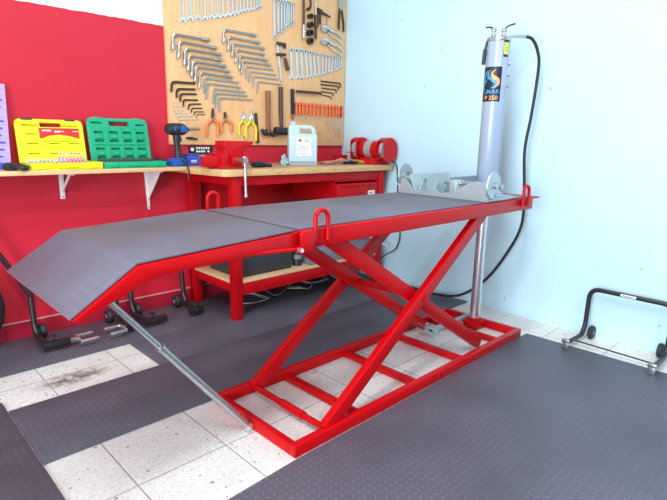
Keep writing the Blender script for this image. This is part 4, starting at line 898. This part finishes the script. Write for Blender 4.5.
# socket rail with its row of sockets
(rx0, rz0), (rx1, rz1) = M['rail']
single('socket_rail', MB().beam((rx0, ty-.004, rz0), (rx1, ty-.004, rz1), .007, .006, .001), 'dark_steel', 'thin steel rail holding a row of small sockets above the screwdrivers', 'socket rail', (rx0, ty, rz0))
for i in range(13):
    f = (i+.5)/13; x = rx0+(rx1-rx0)*f; z = rz0+(rz1-rz0)*f; r = .0094
    single('socket', MB().lathe([(r*.75, -.024), (r, -.022), (r, -.002), (r*.8, 0)], (x, ty-.0078, z), 'y', 12), 'black_oxide' if i % 3 else 'dark_steel', 'small dark socket on the rail above the screwdrivers, ' + rank(i, 13, 'left', 'right'), 'socket', (x, ty-.01, z), 'sockets on the rail')
n = 4
for i, (x, z) in enumerate(T['disc']):
    r = (.018, .022, .024, .024)[i]
    single('impact_socket', MB().lathe([(r*.6, -.004), (r*.6, -.036), (r*.85, -.038), (r, -.036), (r, 0)], (x, ty, z), 'y', 20), 'dark_steel', 'round dark impact socket in the upright column of four, ' + rank(i, 4, 'top', 'bottom'), 'socket', (x, ty, z), 'impact sockets in a column')
# long bars
def sw(name, label, cat, loc, group=None): return thing(name, label, cat, loc, group)
a = M['extA']; t = sw('extension_bar', 'long steel extension bar left of the round impact sockets', 'extension bar', (a[2][0], ty, a[2][1]))
obj('shaft', MB().cyl(P(a[0], .012), P(a[1], .012), .0085, seg=12), 'dark_steel', t); obj('socket_end', MB().cyl(P(a[1], .0155), P(a[2], .0155), .014, seg=14), 'steel', t)
obj('collar', MB().cyl(P((a[1][0], a[1][1]-.045), .0165), P((a[1][0], a[1][1]-.052), .0165), .016, seg=14), 'chrome', t)
a = M['extB']; t = sw('torque_handle', 'long steel bar with a thick black sleeve right of the impact sockets', 'breaker bar', (a[3][0], ty, a[3][1]))
obj('shaft', MB().cyl(P(a[0], .012), P(a[1], .012), .008, seg=12), 'steel', t); obj('sleeve', MB().cyl(P(a[1], .018), P(a[2], .018), .017, seg=16), 'dark_steel', t); obj('tip', MB().cyl(P(a[2], .012), P(a[3], .012), .010, seg=12), 'dark_steel', t)
a = M['hook']; single('pull_hook', MB().tube(spline([P(q, .011) for q in a], 6), [.008]*12+[.011]*7, 10), 'black_oxide', 'curved dark hook tool above the column of impact sockets', 'hook', (a[-1][0], ty, a[-1][1]))
a = M['ham']; t = sw('hammer', 'small hammer with a dark head near the top right of the board', 'hammer', (a[0][0], ty, a[0][1]))
obj('head', MB().tube([P((a[0][0]-.012, a[0][1]+.012), .015), P((a[0][0]+.03, a[0][1]+.004), .015), P((a[0][0]+.05, a[0][1]), .015), P((a[1][0], a[1][1]-.035), .015)], [.018, .018, .010, .005], 12), 'dark_steel', t)
obj('handle', MB().cyl(P(a[2], .010), P(a[3], .010), .0085, seg=10), 'black_oxide', t)
a = M['thin']; single('steel_pin', MB().cyl(P(a[0], .005), P(a[1], .005), .0035, seg=8), 'steel', 'thin steel pin hanging above the locking pliers', 'pin', (a[1][0], ty, a[1][1]))
for k, nm_, lab_ in ((0, 'plA', 'curved locking pliers, the upper of two near the right edge of the board'), (1, 'plB', 'curved locking pliers, the lower of two near the right edge of the board')):
    (xa, za), (xb, zb) = M[nm_]; t = sw('locking_pliers', lab_, 'pliers', (xa, ty, za), 'locking pliers near the right edge')
    dx, dz = xb-xa, zb-za
    def q(f, o): return (xa+dx*f, za+dz*f+o)
    obj('upper_handle', MB().tube(spline([P(q(.0, .020), .011), P(q(.2, .030), .011), P(q(.45, .018), .011), P(q(.75, .020), .011), P(q(1, .0), .011)], 5), [.013]*8+[.010]*12+[.007], 10), 'chrome', t)
    obj('lower_handle', MB().tube(spline([P(q(.30, .0), .009), P(q(.5, -.022), .009), P(q(.75, -.028), .009), P(q(.97, -.045), .009)], 5), .0075, 10), 'chrome', t)
    obj('jaw', MB().prism([q(-.02, .0), q(.03, -.018), q(.18, -.012), q(.30, .0), q(.25, .022), q(.05, .018)], ty-.018, ty-.002, 'y', .002), 'steel', t)
    obj('pivot', MB().lathe([(.007, -.022), (.007, -.002)], (q(.3, .006)[0], ty, q(.3, .006)[1]), 'y', 10), 'dark_steel', t)
a = M['bigpl']; t = sw('water_pump_pliers', 'large pliers with dark handles at the top right corner of the board', 'pliers', (a[1][0], ty, a[2][1]))
obj('jaw', MB().prism([(a[0][0]-.03, a[0][1]), (a[0][0]+.025, a[0][1]), (a[1][0]+.022, a[1][1]), (a[1][0], a[1][1]-.03), (a[1][0]-.022, a[1][1])], ty-.016, ty-.001, 'y', .002), 'steel', t)
obj('handle', MB().tube([P((a[1][0]-.012, a[1][1]-.01), .009), P((a[2][0]-.002, a[2][1]+.06), .009), P(a[2], .009)], [.008, .0085, .0075], 10), 'rubber', t)
obj('handle', MB().tube([P((a[1][0]+.010, a[1][1]-.01), .009), P((a[3][0], a[3][1]+.06), .009), P(a[3], .009)], [.008, .0085, .0075], 10), 'rubber', t)
# bar clamp
a = M['clamp']; t = sw('bar_clamp', 'steel bar clamp with a dark wooden handle in the middle of the board', 'clamp', (a[1][0], ty, a[1][1]))
obj('bar', MB().beam(P(a[0], .008), P(a[1], .008), .006, .020, .001), 'chrome', t)
obj('fixed_jaw', MB().beam(P((a[0][0]-.008, a[0][1]), .010), P(a[2], .010), .014, .022, .003).box((a[2][0]-.02, ty-.017, a[2][1]-.03), (a[2][0]-.002, ty-.003, a[2][1]), .002), 'black_oxide', t)
obj('sliding_jaw', MB().beam(P(a[3], .012), P(a[4], .012), .018, .022, .003), 'black_oxide', t)
obj('spindle', MB().cyl(P((a[4][0]-.012, a[4][1]+.045), .010), P(a[5], .010), .005), 'steel', t)
obj('handle', MB().tube([P(a[5], .015), P(((a[5][0]*2+a[6][0])/3, (a[5][1]*2+a[6][1])/3), .015), P(a[6], .015)], [.010, .0145, .0125], 12), 'dark_brown', t)
# pliers with coloured grips
def pliers(key, label, grip, gmat, head, wide):
    tip, pv, l, r = M[key]; t = sw('pliers', label, 'pliers', (pv[0], ty, l[1]), None)
    w_ = .016 if wide else .011
    obj('jaw', MB().prism([(tip[0]-.004, tip[1]), (tip[0]-.001, tip[1]), (pv[0]-.001, pv[1]+.02), (pv[0]-.002, pv[1]-.01), (pv[0]-w_, pv[1]-.01), (pv[0]-w_*.9, pv[1]+.015)], ty-.015, ty-.002, 'y', .001, 1), head, t)
    obj('jaw', MB().prism([(tip[0]+.001, tip[1]), (tip[0]+.004, tip[1]), (pv[0]+w_*.9, pv[1]+.015), (pv[0]+w_, pv[1]-.01), (pv[0]+.002, pv[1]-.01), (pv[0]+.001, pv[1]+.02)], ty-.015, ty-.002, 'y', .001, 1), head, t)
    obj('pivot', MB().lathe([(.007, -.018), (.007, -.001)], (pv[0], ty, pv[1]), 'y', 12), 'steel', t)
    for s, e in ((-1, l), (1, r)):
        m0 = (pv[0]+s*.006, pv[1]-.008); m1 = ((pv[0]+s*.020+e[0])/2+s*.010, pv[1]*.62+e[1]*.38)
        obj('grip', MB().tube(spline([P(m0, .010), P(m1, .010), P(e, .010)], 6), [.0085, .0095]+[.0102]*6+[.009]*4+[.007], 10), gmat, t)
pliers('orange1', 'orange handled pliers with long dark jaws at the lower left of the board', 1, 'orange_lt', 'dark_steel', False)
pliers('orange2', 'smaller orange handled pliers right of the first orange pair', 1, 'orange_lt', 'dark_steel', False)
pliers('yel1', 'smaller yellow handled cutters, left of the two yellow pairs', 1, 'yellow_grip', 'chrome', True)
pliers('yel2', 'larger yellow handled combination pliers above the vise', 1, 'yellow_grip', 'chrome', True)
a = M['file']; single('file', MB().beam(P((a[0][0]-.002, a[0][1]), .006), P(a[1], .006), .006, .024, .002).lathe([(.006, -.012), (.013, -.011), (.013, -.001), (.006, 0)], (a[1][0], ty, a[1][1]), 'y', 14), 'dark_steel', 'flat dark file hanging right of the yellow pliers', 'file', (a[1][0], ty, a[1][1]))
a = M['claw']; t = sw('claw_hammer', 'claw hammer with a reddish brown wooden handle hanging head down', 'hammer', (a[1][0], ty, a[3][1]))
obj('handle', MB().tube([P(a[0], .0205), P((a[0][0], a[0][1]-.12), .0205), P((a[1][0], a[1][1]-.01), .0205)], [.020, .018, .015], 14), 'brown_wood', t)
x, z = a[1]; 
hm = MB().tube(spline([P((x+.050, z-.026), .0185), P((x+.03, z-.022), .0185), P((x, z-.016), .0185), P((x-.035, z-.010), .0185), P((x-.058, z+.012), .0185)], 5), [.017]*6+[.015]*5+[.014]*5+[.010]*4+[.006], 12)
hm.prism([(x-.02, z-.03), (x+.03, z-.035), (x+.018, z+.012), (x-.018, z+.012)], ty-.030, ty-.003, 'y', .003)
hm.tube(spline([P((x-.03, z-.03), .024), P((x-.055, z-.012), .024), P((x-.068, z+.012), .024)], 4), [.010]*4+[.008]*4+[.004], 8)
obj('head', hm, 'dark_steel', t)
a = M['mallet']; t = sw('rubber_mallet', 'black rubber mallet with a dark handle hanging behind the jug', 'mallet', (a[1][0], ty, a[2][1]))
obj('handle', MB().tube([P(a[0], .016), P((a[0][0]+.001, a[0][1]-.15), .016), P((a[1][0], a[2][1]), .026)], [.0165, .0175, .014], 14), 'dark_brown', t)
xl, zl = a[2]; obj('head', MB().lathe([(.026, 0), (.030, .003), (.030, .024), (.027, .030), (.027, .106), (.030, .112), (.030, .134), (.026, .137)], (xl, ty-.031, zl), 'x', 24), 'rubber', t)
a = M['bar']; t = sw('flat_bar_tool', 'tall dark flat tool left of the orange screwdrivers', 'hand tool', (a[1][0], ty, a[1][1]))
obj('handle', MB().beam(P(a[0], .010), P(a[1], .010), .016, .030, .004), 'black', t)
obj('blade', MB().box((a[1][0]+.016, ty-.007, a[1][1]+.02), (a[1][0]+.024, ty-.003, a[0][1]-.02), .001), 'steel', t)
obj('ferrule', MB().box((a[1][0]-.010, ty-.013, a[1][1]-.04), (a[1][0]+.010, ty-.004, a[1][1]+.004), .002), 'brown_wood', t)
a = M['rodA']; single('short_rod', MB().cyl(P(a[0], .0075), P(a[1], .0075), .0065, seg=10), 'steel', 'bright steel rod held level at the lower left of the board', 'rod', (a[0][0], ty, a[0][1]))
a = M['rodB']; single('short_rod', MB().cyl(P(a[0], .0075), P(a[1], .0075), .0055, seg=10).cyl(P((a[0][0]+.02, a[0][1]), .0085), P((a[0][0]+.05, a[0][1]-.001), .0085), .0082, seg=10), 'dark_steel', 'short dark rod held level just below the bright steel rod', 'rod', (a[0][0], ty, a[0][1]))
